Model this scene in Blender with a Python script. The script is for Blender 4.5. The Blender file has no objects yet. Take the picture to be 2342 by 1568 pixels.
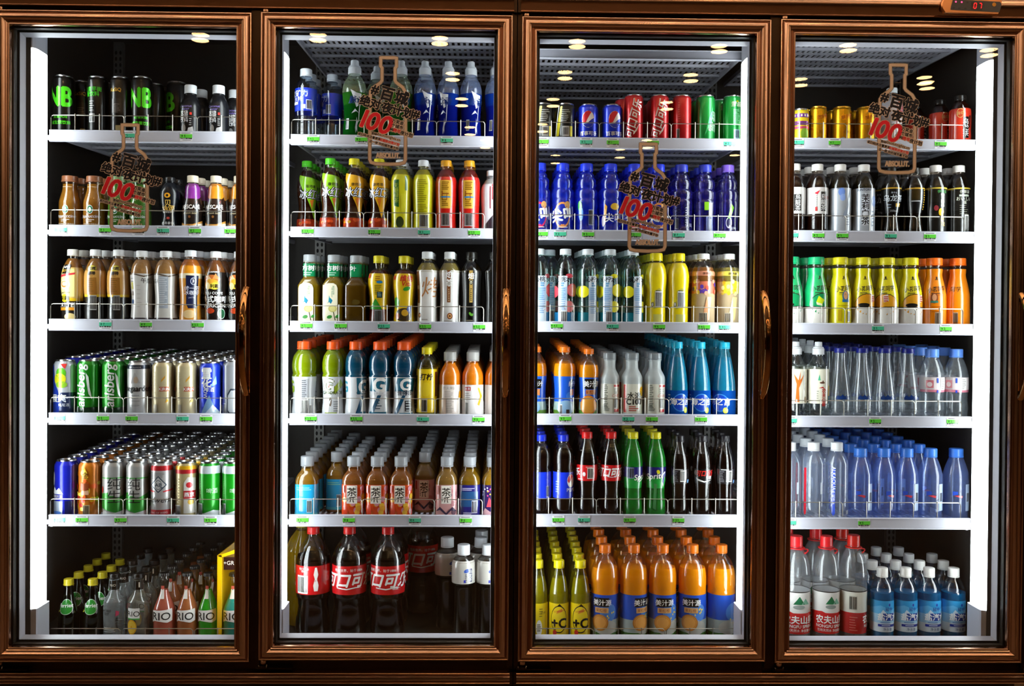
import bpy, bmesh, math, random
from mathutils import Vector, Matrix
random.seed(7)
SC = bpy.context.scene
COL = SC.collection
# ------------------------------------------------------------------ camera
FPX = 2100.0
CX, CY, CZ = 1.3328 - 1.350, -2.4811, 0.8903 + 0.15      # x=0 at the seam of the two cabinets, floor z=0
YAW, PITCH, ROLL = 0.0186, 0.0106, 0.0070
def _basis():
    c, s = math.cos(YAW), math.sin(YAW)
    R0 = Vector((c, -s, 0)); F1 = Vector((s, c, 0))
    cp, sp = math.cos(PITCH), math.sin(PITCH)
    F = F1 * cp - Vector((0, 0, sp)); U = F1 * sp + Vector((0, 0, cp)); D = -U
    c, s = math.cos(ROLL), math.sin(ROLL)
    return R0 * c - D * s, R0 * s + D * c, F
EX, EY, EF = _basis()
cd = bpy.data.cameras.new('camera'); cam = bpy.data.objects.new('camera', cd); COL.objects.link(cam)
cd.sensor_width = 36.0; cd.lens = FPX / 2342 * 36; cd.clip_start = 0.05; cd.clip_end = 60
cam.matrix_world = Matrix(((EX.x, -EY.x, -EF.x, CX), (EX.y, -EY.y, -EF.y, CY), (EX.z, -EY.z, -EF.z, CZ), (0, 0, 0, 1)))
SC.camera = cam
def at(px, py, Y):
    'world point on the plane y=Y that the camera sees at photograph pixel (px, py)'
    d = EX * (px - 1171) + EY * (py - 784) + EF * FPX
    t = (Y - CY) / d.y
    return Vector((CX, CY, CZ)) + d * t
# ------------------------------------------------------------------ world, exposure, light levels
w = bpy.data.worlds.new('world'); SC.world = w; w.use_nodes = True
w.node_tree.nodes['Background'].inputs[0].default_value = (0.5, 0.32, 0.2, 1)
w.node_tree.nodes['Background'].inputs[1].default_value = 0.006
SC.view_settings.view_transform = 'Standard'; SC.view_settings.look = 'None'
SC.view_settings.exposure = 0.0; SC.view_settings.gamma = 1.0; SC.view_settings.use_curve_mapping = False
STRIP_L = 13.0                      # led strips inside the cabinets
LAMP_L = 65.0                      # downlights of the shop
cy = SC.cycles
cy.max_bounces = 8; cy.diffuse_bounces = 3; cy.glossy_bounces = 4; cy.transmission_bounces = 4
cy.transparent_max_bounces = 26; cy.sample_clamp_indirect = 4.0; cy.caustics_reflective = False; cy.caustics_refractive = False
cy.use_denoising = True; cy.use_adaptive_sampling = True; cy.adaptive_threshold = .035
# ------------------------------------------------------------------ materials
def lin(h):
    if isinstance(h, str): h = int(h, 16)
    f = lambda c: (c / 255) / 12.92 if c <= 10 else (((c / 255) + .055) / 1.055) ** 2.4
    return (f(h >> 16 & 255), f(h >> 8 & 255), f(h & 255), 1)
_M = {}
def mat(key, fn):
    if key not in _M:
        m = bpy.data.materials.new(key); m.use_nodes = True
        nt = m.node_tree; nt.nodes.clear()
        out = nt.nodes.new('ShaderNodeOutputMaterial')
        nt.links.new(fn(nt), out.inputs['Surface'])
        _M[key] = m
    return _M[key]
def node(nt, t, **kw):
    n = nt.nodes.new('ShaderNode' + t)
    for k, v in kw.items():
        if k in n.inputs.keys(): n.inputs[k].default_value = v
        else: setattr(n, k, v)
    return n
def principled(nt, col, rough=.4, metal=0, coat=0, spec=.5):
    n = node(nt, 'BsdfPrincipled'); i = n.inputs
    i['Base Color'].default_value = col; i['Roughness'].default_value = rough; i['Metallic'].default_value = metal
    i['Coat Weight'].default_value = coat; i['Coat Roughness'].default_value = .1; i['Coat IOR'].default_value = 1.7; i['Specular IOR Level'].default_value = spec
    return n
def noise_mix(nt, bs, col, amt, scale, stretch=(1, 1, 1)):
    'small brightness variation of the surface colour, fixed to the object'
    tc = node(nt, 'TexCoord'); mp = node(nt, 'Mapping'); mp.inputs['Scale'].default_value = stretch
    nz = node(nt, 'TexNoise', Scale=scale, Detail=3.0)
    mx = node(nt, 'MixRGB'); mx.inputs['Color1'].default_value = tuple(c * (1 - amt) for c in col[:3]) + (1,)
    mx.inputs['Color2'].default_value = tuple(min(1, c * (1 + amt)) for c in col[:3]) + (1,)
    nt.links.new(tc.outputs['Object'], mp.inputs['Vector']); nt.links.new(mp.outputs[0], nz.inputs['Vector'])
    nt.links.new(nz.outputs['Fac'], mx.inputs['Fac']); nt.links.new(mx.outputs[0], bs.inputs['Base Color'])
def ink(h): return mat('ink_%06x' % h, lambda nt: principled(nt, lin(h), .25, coat=.7, spec=.5).outputs[0])
def matte(h): return mat('sticker_ink_%06x' % h, lambda nt: principled(nt, lin(h), .6, spec=.3).outputs[0])
def plastic(h, r=.3): return mat('plastic_%06x_%d' % (h, r * 100), lambda nt: principled(nt, lin(h), r).outputs[0])
def metal(h, r=.25): return mat('metal_%06x_%d' % (h, r * 100), lambda nt: principled(nt, lin(h), r, 1).outputs[0])
def foil(h):
    'printed aluminium'
    return mat('can_paint_%06x' % h, lambda nt: principled(nt, lin(h), .28, .45, .3).outputs[0])
def _clear(nt, col, ior, rough, mn=0.0):
    tr = node(nt, 'BsdfTransparent'); tr.inputs[0].default_value = col
    gl = node(nt, 'BsdfGlossy', Roughness=rough); gl.inputs['Color'].default_value = (1, 1, 1, 1)
    f0 = ((ior - 1) / (ior + 1)) ** 2                      # Schlick, the same on both sides of a thin wall
    lw = node(nt, 'LayerWeight', Blend=.5); pw = node(nt, 'Math', operation='POWER'); pw.inputs[1].default_value = 4.0
    mr = node(nt, 'MapRange'); mr.inputs['To Min'].default_value = f0; mx = node(nt, 'MixShader'); fac = mr.outputs[0]
    nt.links.new(lw.outputs['Facing'], pw.inputs[0]); nt.links.new(pw.outputs[0], mr.inputs['Value'])
    nt.links.new(fac, mx.inputs[0]); nt.links.new(tr.outputs[0], mx.inputs[1]); nt.links.new(gl.outputs[0], mx.inputs[2])
    return mx.outputs[0]
def clear(h=0xeef3f6, ior=1.75, rough=.10): return mat('clear_%06x_%d' % (h, ior * 100), lambda nt: _clear(nt, lin(h), ior, rough))
def frosty(h, a, tint=(.92, .94, .96)):
    'translucent plastic: a = share of cloudy white'
    def f(nt):
        c = _clear(nt, tuple(tint) + (1,), 1.75, .12); d = node(nt, 'BsdfDiffuse'); d.inputs[0].default_value = lin(h)
        mx = node(nt, 'MixShader'); mx.inputs[0].default_value = a
        nt.links.new(c, mx.inputs[1]); nt.links.new(d.outputs[0], mx.inputs[2]); return mx.outputs[0]
    return mat('frosty_%06x_%d_%d' % (h, a * 100, tint[0] * 100), f)
def liquid(h, a):
    'drink: a = cloudiness, the rest is clear tinted liquid'
    def f(nt):
        c = lin(h); d = node(nt, 'BsdfDiffuse'); d.inputs[0].default_value = c
        t = node(nt, 'BsdfTranslucent'); t.inputs[0].default_value = c
        m1 = node(nt, 'MixShader'); m1.inputs[0].default_value = .35
        nt.links.new(d.outputs[0], m1.inputs[1]); nt.links.new(t.outputs[0], m1.inputs[2])
        if a >= .999: return m1.outputs[0]
        tr = node(nt, 'BsdfTransparent'); tr.inputs[0].default_value = tuple(x ** .6 for x in c[:3]) + (1,)
        m2 = node(nt, 'MixShader'); m2.inputs[0].default_value = a
        nt.links.new(tr.outputs[0], m2.inputs[1]); nt.links.new(m1.outputs[0], m2.inputs[2]); return m2.outputs[0]
    return mat('drink_%06x_%d' % (h, a * 100), f)
def emit(h, s):
    def f(nt):
        e = node(nt, 'Emission', Strength=s); e.inputs[0].default_value = lin(h); return e.outputs[0]
    return mat('light_%06x_%d' % (h, s * 10), f)
def _bronze(nt):
    n = principled(nt, lin(0xb6917a), .23, 1)
    return n.outputs[0]
BRONZE = mat('bronze_aluminium', _bronze)
def _bronzed(nt):
    n = principled(nt, lin(0x36281e), .38, 1); noise_mix(nt, n, lin(0x36281e), .2, 9); return n.outputs[0]
BRONZE_DARK = mat('dark_bronze_sheet', _bronzed)
BLACK = mat('black_rubber', lambda nt: principled(nt, lin(0x0a0908), .45).outputs[0])
SPACER = mat('spacer_aluminium', lambda nt: principled(nt, lin(0x4a4846), .45, .3).outputs[0])
def _white(nt):
    n = principled(nt, lin(0xbcbdc8), .42); noise_mix(nt, n, lin(0xbabbc6), .05, 8); return n.outputs[0]
WHITE = mat('white_enamel', _white)
def _liner(nt):
    n = principled(nt, lin(0x37322e), .5); noise_mix(nt, n, lin(0x37322e), .15, 5); return n.outputs[0]
LINER = mat('dark_liner_panel', _liner)
WIRE = mat('zinc_wire', lambda nt: principled(nt, lin(0xa8a49a), .3, .9).outputs[0])
GREYMET = mat('galvanised_steel', lambda nt: principled(nt, lin(0x8b8a88), .45, .6).outputs[0])
PANE = mat('door_glass', lambda nt: _clear(nt, (.985, .99, .985, 1), 1.30, 0.004))
def _led(nt):
    tc = node(nt, 'TexCoord'); wv = node(nt, 'TexWave', Scale=14.0); wv.bands_direction = 'Z'
    nt.links.new(tc.outputs['Object'], wv.inputs['Vector'])
    mr = node(nt, 'MapRange'); mr.inputs['To Min'].default_value = STRIP_L * .82; mr.inputs['To Max'].default_value = STRIP_L * 1.1
    nt.links.new(wv.outputs['Fac'], mr.inputs['Value'])
    e = node(nt, 'Emission'); e.inputs[0].default_value = (.9, .97, 1, 1); nt.links.new(mr.outputs[0], e.inputs['Strength'])
    return e.outputs[0]
LED = mat('led_diffuser', _led)
SILVER = metal(0xc9cacc, .22)
# ------------------------------------------------------------------ mesh helpers
class MB:
    def __init__(s): s.v = []; s.f = []; s.m = []; s.mats = []
    def mi(s, m):
        if m not in s.mats: s.mats.append(m)
        return s.mats.index(m)
    def add(s, v, f, m):
        b = len(s.v); k = s.mi(m); s.v += [tuple(p) for p in v]
        s.f += [tuple(b + i for i in q) for q in f]; s.m += [k] * len(f)
    def box(s, x0, x1, y0, y1, z0, z1, m):
        s.add([(x0, y0, z0), (x1, y0, z0), (x1, y1, z0), (x0, y1, z0), (x0, y0, z1), (x1, y0, z1), (x1, y1, z1), (x0, y1, z1)],
              [(0, 3, 2, 1), (4, 5, 6, 7), (0, 1, 5, 4), (1, 2, 6, 5), (2, 3, 7, 6), (3, 0, 4, 7)], m)
    def lathe(s, prof, m, seg=28, sq=0, cap0=True, cap1=False, rib=0, ph=0.0):
        n = len(prof); vs = []; fs = []
        for j, (r, z) in enumerate(prof):
            for i in range(seg):
                a = 2 * math.pi * (i + ph) / seg; rr = r * sqf(a, sq)
                if rib and i % 2: rr -= rib
                vs.append((rr * math.sin(a), -rr * math.cos(a), z))
        for j in range(n - 1):
            for i in range(seg):
                k = (i + 1) % seg; fs.append((j * seg + i, j * seg + k, (j + 1) * seg + k, (j + 1) * seg + i))
        if cap0: fs.append(tuple(reversed(range(seg))))
        if cap1: fs.append(tuple(range((n - 1) * seg, n * seg)))
        s.add(vs, fs, m)
    def tube(s, pts, r, m, seg=6, flat=1.0):
        pts = [Vector(p) for p in pts]; n = len(pts); vs = []; fs = []
        for j, p in enumerate(pts):
            t = (pts[min(j + 1, n - 1)] - pts[max(j - 1, 0)]).normalized()
            up = Vector((1, 0, 0)) if abs(t.x) < .7 else Vector((0, 0, 1))
            a = t.cross(up).normalized(); b = t.cross(a).normalized()
            for i in range(seg):
                q = 2 * math.pi * i / seg; vs.append(p + a * (r * flat * math.cos(q)) + b * (r * math.sin(q)))
        for j in range(n - 1):
            for i in range(seg):
                k = (i + 1) % seg; fs.append((j * seg + i, j * seg + k, (j + 1) * seg + k, (j + 1) * seg + i))
        fs.append(tuple(reversed(range(seg)))); fs.append(tuple(range((n - 1) * seg, n * seg)))
        s.add(vs, fs, m)
    def ring(s, x0, x1, z0, z1, prof, m):
        'mitred picture-frame moulding; prof = (inset, y) pairs'
        vs = []; fs = []
        for (d, y) in prof: vs += [(x0 + d, y, z0 + d), (x1 - d, y, z0 + d), (x1 - d, y, z1 - d), (x0 + d, y, z1 - d)]
        for j in range(len(prof) - 1):
            for i in range(4):
                k = (i + 1) % 4; fs.append((j * 4 + i, j * 4 + k, j * 4 + 4 + k, j * 4 + 4 + i))
        s.add(vs, fs, m)
    def extrude_x(s, x0, x1, prof, m):
        'prof = closed (y, z) outline'
        n = len(prof); vs = [(x0, y, z) for y, z in prof] + [(x1, y, z) for y, z in prof]
        fs = [(i, (i + 1) % n, n + (i + 1) % n, n + i) for i in range(n)] + [tuple(reversed(range(n))), tuple(range(n, 2 * n))]
        s.add(vs, fs, m)
    def mesh(s, name, smooth=True):
        me = bpy.data.meshes.new(name); me.from_pydata(s.v, [], s.f)
        for m in s.mats: me.materials.append(m)
        me.polygons.foreach_set('material_index', s.m)
        bm = bmesh.new(); bm.from_mesh(me); bmesh.ops.recalc_face_normals(bm, faces=bm.faces) if smooth != 'keep' else None
        bm.to_mesh(me); bm.free()
        if smooth:
            me.polygons.foreach_set('use_smooth', [True] * len(me.polygons)); me.set_sharp_from_angle(angle=.55)
        return me
    def obj(s, name, parent=None, smooth=True):
        o = bpy.data.objects.new(name, s.mesh(name, smooth)); COL.objects.link(o); o.parent = parent
        return o
def sqf(a, n):
    if not n: return 1.0
    return 1.0 / (abs(math.cos(a)) ** n + abs(math.sin(a)) ** n) ** (1.0 / n)
def thing(name, label, cat, loc=(0, 0, 0), group=None, rz=0):
    o = bpy.data.objects.new(name, None); COL.objects.link(o); o.location = loc; o.rotation_euler = (0, 0, rz); o.empty_display_size = .02
    o['label'] = label; o['category'] = cat
    if group: o['group'] = group
    return o
def tag(o, label, cat, group=None):
    o['label'] = label; o['category'] = cat
    if group: o['group'] = group
    return o
def struct(mb, name):
    o = mb.obj(name, None, False); o['kind'] = 'structure'; return o
# ------------------------------------------------------------------ lettering and flat print shapes
_TXT = {}
def text_tris(s, shear=0.0, lsp=1.0):
    k = (s, shear, lsp)
    if k not in _TXT:
        c = bpy.data.curves.new('lettering', 'FONT'); c.body = s; c.size = 1; c.align_x = 'CENTER'; c.resolution_u = 3
        c.shear = shear; c.space_line = lsp
        o = bpy.data.objects.new('lettering', c); me = o.to_mesh(); me.calc_loop_triangles()
        v = [(p.co.x, p.co.y) for p in me.vertices]; t = [tuple(q.vertices) for q in me.loop_triangles]
        o.to_mesh_clear(); bpy.data.objects.remove(o); bpy.data.curves.remove(c)
        if v:
            ym = (min(p[1] for p in v) + max(p[1] for p in v)) / 2; xm = (min(p[0] for p in v) + max(p[0] for p in v)) / 2
            v = [(x - xm, y - ym) for x, y in v]
        _TXT[k] = (v, t)
    return _TXT[k]
def rot2(p, a):
    c, s = math.cos(a), math.sin(a); return (p[0] * c - p[1] * s, p[0] * s + p[1] * c)
def shape2d(d, H, Rv):
    '''print shape -> [(points in metres (x, z), faces)], colour.  kinds: r e p t b'''
    k = d[0]; out = []
    if k == 'r':
        _, u0, u1, v0, v1, c = d; R = Rv((v0 + v1) / 2)
        out.append(([(u0 * R, v0 * H), (u1 * R, v0 * H), (u1 * R, v1 * H), (u0 * R, v1 * H)], [(0, 1, 2, 3)]))
    elif k == 'e':                       # u, v centre; ru in rad, rv frac, colour
        _, u, v, ru, rv, c = d[:6]; a = d[6] if len(d) > 6 else 0; R = Rv(v); n = 22
        out.append(([tuple(map(sum, zip((u * R, v * H), rot2((ru * R * math.cos(6.2832 * i / n), rv * H * math.sin(6.2832 * i / n)), a)))) for i in range(n)], [tuple(range(n))]))
    elif k == 'p':
        _, pts, c = d; out.append(([(u * Rv(v) if 0 else u * Rv(sum(q[1] for q in pts) / len(pts)), v * H) for u, v in pts], [tuple(range(len(pts)))]))
    elif k == 't':                       # text, u, v, size(frac of H), colour, {rot, bold, it, ls, sx}
        _, s, u, v, sz, c = d[:6]; o = d[6] if len(d) > 6 else {}
        R = Rv(v); vs, ts = text_tris(s, o.get('it', 0), o.get('ls', 1.0)); sz *= H; sx = o.get('sx', 1.0); a = math.radians(o.get('rot', 0)); b = o.get('bold', 0) * sz
        for dx, dy in ([(0, 0)] if not b else [(-b, 0), (b, 0), (0, b), (0, -b)]):
            out.append(([tuple(map(sum, zip((u * R + dx, v * H + dy), rot2((x * sz * sx, y * sz), a)))) for x, y in vs], ts))
    elif k == 'b':                       # bar code u, v, half width rad, half height frac
        _, u, v, wu, hv = d; c = 0x1c1c1c; R = Rv(v)
        x = -1.0; rr = random.Random(int(u * 1000 + v * 333))
        while x < .95:
            w_ = rr.choice((.08, .12, .2)); out.append(([((u + x * wu) * R, (v - hv) * H), ((u + min(1, x + w_) * wu) * R, (v - hv) * H), ((u + min(1, x + w_) * wu) * R, (v + hv) * H), ((u + x * wu) * R, (v + hv) * H)], [(0, 1, 2, 3)])); x += w_ + rr.choice((.07, .12))
    return out, c
def add_print(mb, decs, H, Rv, eps0=.0006, sq=0, wrapmat=ink, dth=.22, dz=.012):
    for n, d in enumerate(decs):
        pieces, c = shape2d(d, H, Rv); m = wrapmat(c) if not (len(d) > 6 and isinstance(d[-1], dict) and 'm' in d[-1]) else d[-1]['m']
        for j, (pts, fs) in enumerate(pieces):
            bm = bmesh.new(); vs = [bm.verts.new((x, 0, z)) for x, z in pts]
            for f in fs:
                try: bm.faces.new([vs[i] for i in f])
                except ValueError: pass
            xs = [p[0] for p in pts]; zs = [p[1] for p in pts]
            if not xs: bm.free(); continue
            R = max(.004, Rv((min(zs) + max(zs)) / 2 / H)); st = R * dth
            q = math.floor(min(xs) / st) + 1
            while q * st < max(xs):
                bmesh.ops.bisect_plane(bm, geom=bm.verts[:] + bm.edges[:] + bm.faces[:], plane_co=(q * st, 0, 0), plane_no=(1, 0, 0)); q += 1
            q = math.floor(min(zs) / dz) + 1
            while q * dz < max(zs):
                bmesh.ops.bisect_plane(bm, geom=bm.verts[:] + bm.edges[:] + bm.faces[:], plane_co=(0, 0, q * dz), plane_no=(0, 0, 1)); q += 1
            bm.verts.index_update(); V = []
            for p in bm.verts:
                th = p.co.x / R; r = Rv(p.co.z / H) * sqf(th, sq) + eps0 + n * .00007 + j * .000005
                V.append((r * math.sin(th), -r * math.cos(th), p.co.z))
            mb.add(V, [tuple(p.index for p in f.verts) for f in bm.faces], m); bm.free()
# ------------------------------------------------------------------ bottle and can outlines: (radius share, height share)
PR = {
 'nes': [(.9,0),(.98,.02),(1,.05),(.97,.12),(1,.28),(.92,.42),(.76,.58),(.70,.70),(.67,.80),(.47,.845),(.45,.88)],
 'frap': [(.93,0),(1,.02),(1,.42),(.96,.52),(.8,.64),(.68,.74),(.655,.84),(.69,.87),(.66,.89)],
 'coffee': [(.9,0),(.97,.02),(.97,.2),(.9,.27),(.93,.33),(1,.42),(1,.60),(.97,.66),(.76,.78),(.5,.86),(.42,.875),(.42,.92)],
 'milk': [(.9,0),(.97,.02),(.93,.14),(.88,.32),(.97,.52),(1,.62),(.97,.71),(.83,.80),(.58,.865),(.44,.88),(.44,.92)],
 'pocari': [(.93,0),(1,.02),(1,.27),(.93,.3),(1,.34),(1,.70),(.94,.74),(.78,.81),(.48,.865),(.46,.90)],
 'mizone': [(.86,0),(.95,.02),(.9,.15),(.85,.32),(.95,.48),(1,.58),(.98,.64),(.86,.71),(.62,.775),(.49,.80),(.47,.83)],
 'icetea': [(.9,0),(1,.02),(.98,.14),(.85,.24),(.81,.34),(.92,.5),(.95,.58),(.91,.68),(.72,.79),(.44,.865),(.42,.92)],
 'honey': [(.9,0),(.95,.02),(.92,.12),(.93,.3),(.99,.5),(1,.66),(.92,.74),(.68,.82),(.44,.875),(.42,.92)],
 'leaf': [(1,0),(1.02,.01),(1.02,.50),(.97,.555),(.76,.62),(.6,.655),(.57,.68),(.57,.86),(.52,.88),(.52,.90)],
 'vita': [(.82,0),(.93,.02),(.9,.12),(.84,.28),(.94,.46),(1,.55),(.97,.66),(.84,.74),(.6,.785),(.42,.81),(.42,.90)],
 'roast': [(.88,0),(.92,.015),(.90,.18),(.87,.34),(.93,.54),(1,.68),(1,.735),(.72,.81),(.47,.87),(.44,.91)],
 'gator': [(.88,0),(.99,.025),(.97,.10),(.9,.22),(.93,.40),(1,.54),(.92,.575),(1,.62),(1,.72),(.86,.81),(.62,.865),(.53,.885),(.52,.90)],
 'teapi': [(.94,0),(1,.015),(1,.56),(.97,.63),(.82,.70),(.58,.755),(.51,.78),(.5,.85)],
 'juice': [(.94,0),(1,.02),(1,.50),(.96,.53),(1,.57),(.96,.66),(.78,.74),(.56,.80),(.5,.82),(.5,.87)],
 'lemon': [(.94,0),(1,.02),(1,.62),(.95,.72),(.76,.81),(.5,.86),(.42,.875),(.42,.91)],
 'coke': [(.78,0),(.92,.02),(.96,.1),(.91,.2),(.86,.3),(.94,.42),(1,.49),(1,.60),(.95,.68),(.79,.77),(.56,.86),(.43,.915),(.42,.93)],
 'coke2': [(.8,0),(.95,.03),(1,.10),(.92,.22),(.86,.29),(.93,.36),(1,.40),(1,.67),(.95,.735),(.74,.82),(.46,.88),(.32,.915),(.30,.94)],
 'pepsi': [(.85,0),(.97,.02),(1,.12),(1,.54),(.94,.59),(1,.68),(.97,.76),(.82,.83),(.58,.88),(.43,.9),(.42,.93)],
 'mm': [(.88,0),(.98,.02),(.98,.14),(.90,.28),(.92,.42),(1,.57),(1,.68),(.9,.77),(.66,.845),(.44,.885),(.42,.93)],
 'mm2': [(.9,0),(1,.02),(1,.49),(.95,.51),(.95,.525),(1,.55),(1,.66),(.92,.75),(.72,.83),(.45,.88),(.36,.9),(.36,.92)],
 'cvit': [(.95,0),(1,.015),(1,.50),(.96,.53),(1,.57),(.96,.63),(.78,.69),(.63,.735),(.57,.78),(.56,.90)],
 'sea': [(.93,0),(1,.02),(1,.34),(.95,.47),(.77,.66),(.54,.83),(.43,.88),(.42,.92)],
 'hive': [(.93,0),(1,.02),(.94,.12),(1,.44),(.92,.46),(1,.52),(.97,.60),(.82,.63),(.88,.69),(.83,.765),(.68,.79),(.66,.83),(.5,.87),(.5,.90)],
 'dew': [(.93,0),(1,.015),(1,.66),(.96,.74),(.8,.82),(.52,.885),(.46,.9),(.46,.93)],
 'soda': [(.84,0),(.9,.02),(.9,.28),(.92,.46),(1,.60),(.98,.70),(.82,.81),(.58,.87),(.53,.885),(.53,.90)],
 'oolong': [(.95,0),(1,.015),(1,.24),(.97,.27),(1,.3),(1,.64),(.95,.71),(.72,.81),(.47,.875),(.45,.91)],
 'slimtea': [(.85,0),(.95,.02),(.78,.2),(.76,.28),(.95,.45),(1,.55),(1,.70),(.78,.80),(.5,.88),(.42,.92)],
 'milkglass': [(.9,0),(1,.015),(1,.38),(.94,.5),(.76,.65),(.63,.745),(.68,.80),(.67,.84),(.6,.86),(.6,.90)],
 'kid': [(.94,0),(1,.015),(1,.62),(.9,.695),(.58,.78),(.46,.815),(.46,.84)],
 'cone': [(.97,0),(1,.015),(1,.28),(.96,.37),(.76,.57),(.56,.76),(.5,.86),(.48,.94)],
 'spring': [(.92,0),(.98,.02),(.92,.08),(1,.16),(.92,.28),(.97,.38),(1,.45),(1,.58),(.92,.70),(.66,.82),(.5,.87),(.48,.89)],
 'alka': [(.93,0),(1,.02),(1,.66),(.94,.76),(.68,.85),(.46,.885),(.45,.90)],
 'blue': [(.94,0),(1,.02),(.97,.1),(1,.16),(1,.58),(.97,.66),(.76,.78),(.54,.87),(.49,.89)],
 'big': [(.9,0),(1,.02),(1,.5),(.96,.53),(1,.57),(.97,.67),(.8,.79),(.5,.865),(.4,.885),(.4,.90)],
 'salt': [(.93,0),(1,.02),(1,.62),(.95,.69),(.74,.79),(.46,.86),(.4,.88)],
 'pear': [(.97,0),(1,.015),(1,.22),(.93,.40),(.74,.54),(.53,.67),(.42,.80),(.39,.90)],
 'rio': [(.95,0),(1,.015),(1,.38),(.95,.47),(.72,.57),(.46,.67),(.36,.75),(.34,.88),(.39,.89),(.39,.92),(.37,.972)],
 'rio2': [(.97,0),(1,.015),(1,.52),(.93,.60),(.62,.68),(.44,.75),(.42,.93)],
 'gin': [(.93,0),(1,.02),(1,.48),(.94,.60),(.78,.70),(.56,.78),(.5,.84)],
 'still': [(.8,0),(.86,.02),(.78,.3),(.76,.52),(.84,.57),(1,.6),(1,.76),(.95,.82),(.7,.87),(.46,.9)],
 'plusc': [(.92,0),(1,.02),(1,.5),(.93,.62),(.76,.74),(.56,.83),(.46,.88),(.44,.91)],
 'can': [(.72,0),(.8,.006),(.97,.05),(1,.065),(1,.895),(.97,.925),(.84,.965),(.82,.975)],
 'slim': [(.76,0),(.84,.006),(.98,.035),(1,.05),(1,.925),(.97,.945),(.88,.972),(.86,.98)],
 'tin': [(.93,0),(.95,.01),(.93,.03),(1,.045),(1,.90),(.96,.93),(.9,.96),(.9,.97)],
}
def prof_fn(key):
    P = PR[key]
    def f(v):
        if v <= P[0][1]: return P[0][0]
        for (r0, z0), (r1, z1) in zip(P, P[1:]):
            if v <= z1: return r0 + (r1 - r0) * (v - z0) / max(1e-6, z1 - z0)
        return P[-1][0]
    return f
def smooth_prof(P, k=3):
    'rounded outline through the listed points'
    out = []
    for i in range(len(P) - 1):
        p0, p1, p2, p3 = P[max(0, i - 1)], P[i], P[i + 1], P[min(len(P) - 1, i + 2)]
        for j in range(k):
            t = j / k; q = [.5 * (2 * p1[a] + (p2[a] - p0[a]) * t + (2 * p0[a] - 5 * p1[a] + 4 * p2[a] - p3[a]) * t * t + (3 * p1[a] - p0[a] - 3 * p2[a] + p3[a]) * t ** 3) for a in (0, 1)]
            if out and q[1] <= out[-1][1]: continue
            out.append(tuple(q))
    out.append(P[-1]); return out
PXM = 1 / 780.0
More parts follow.
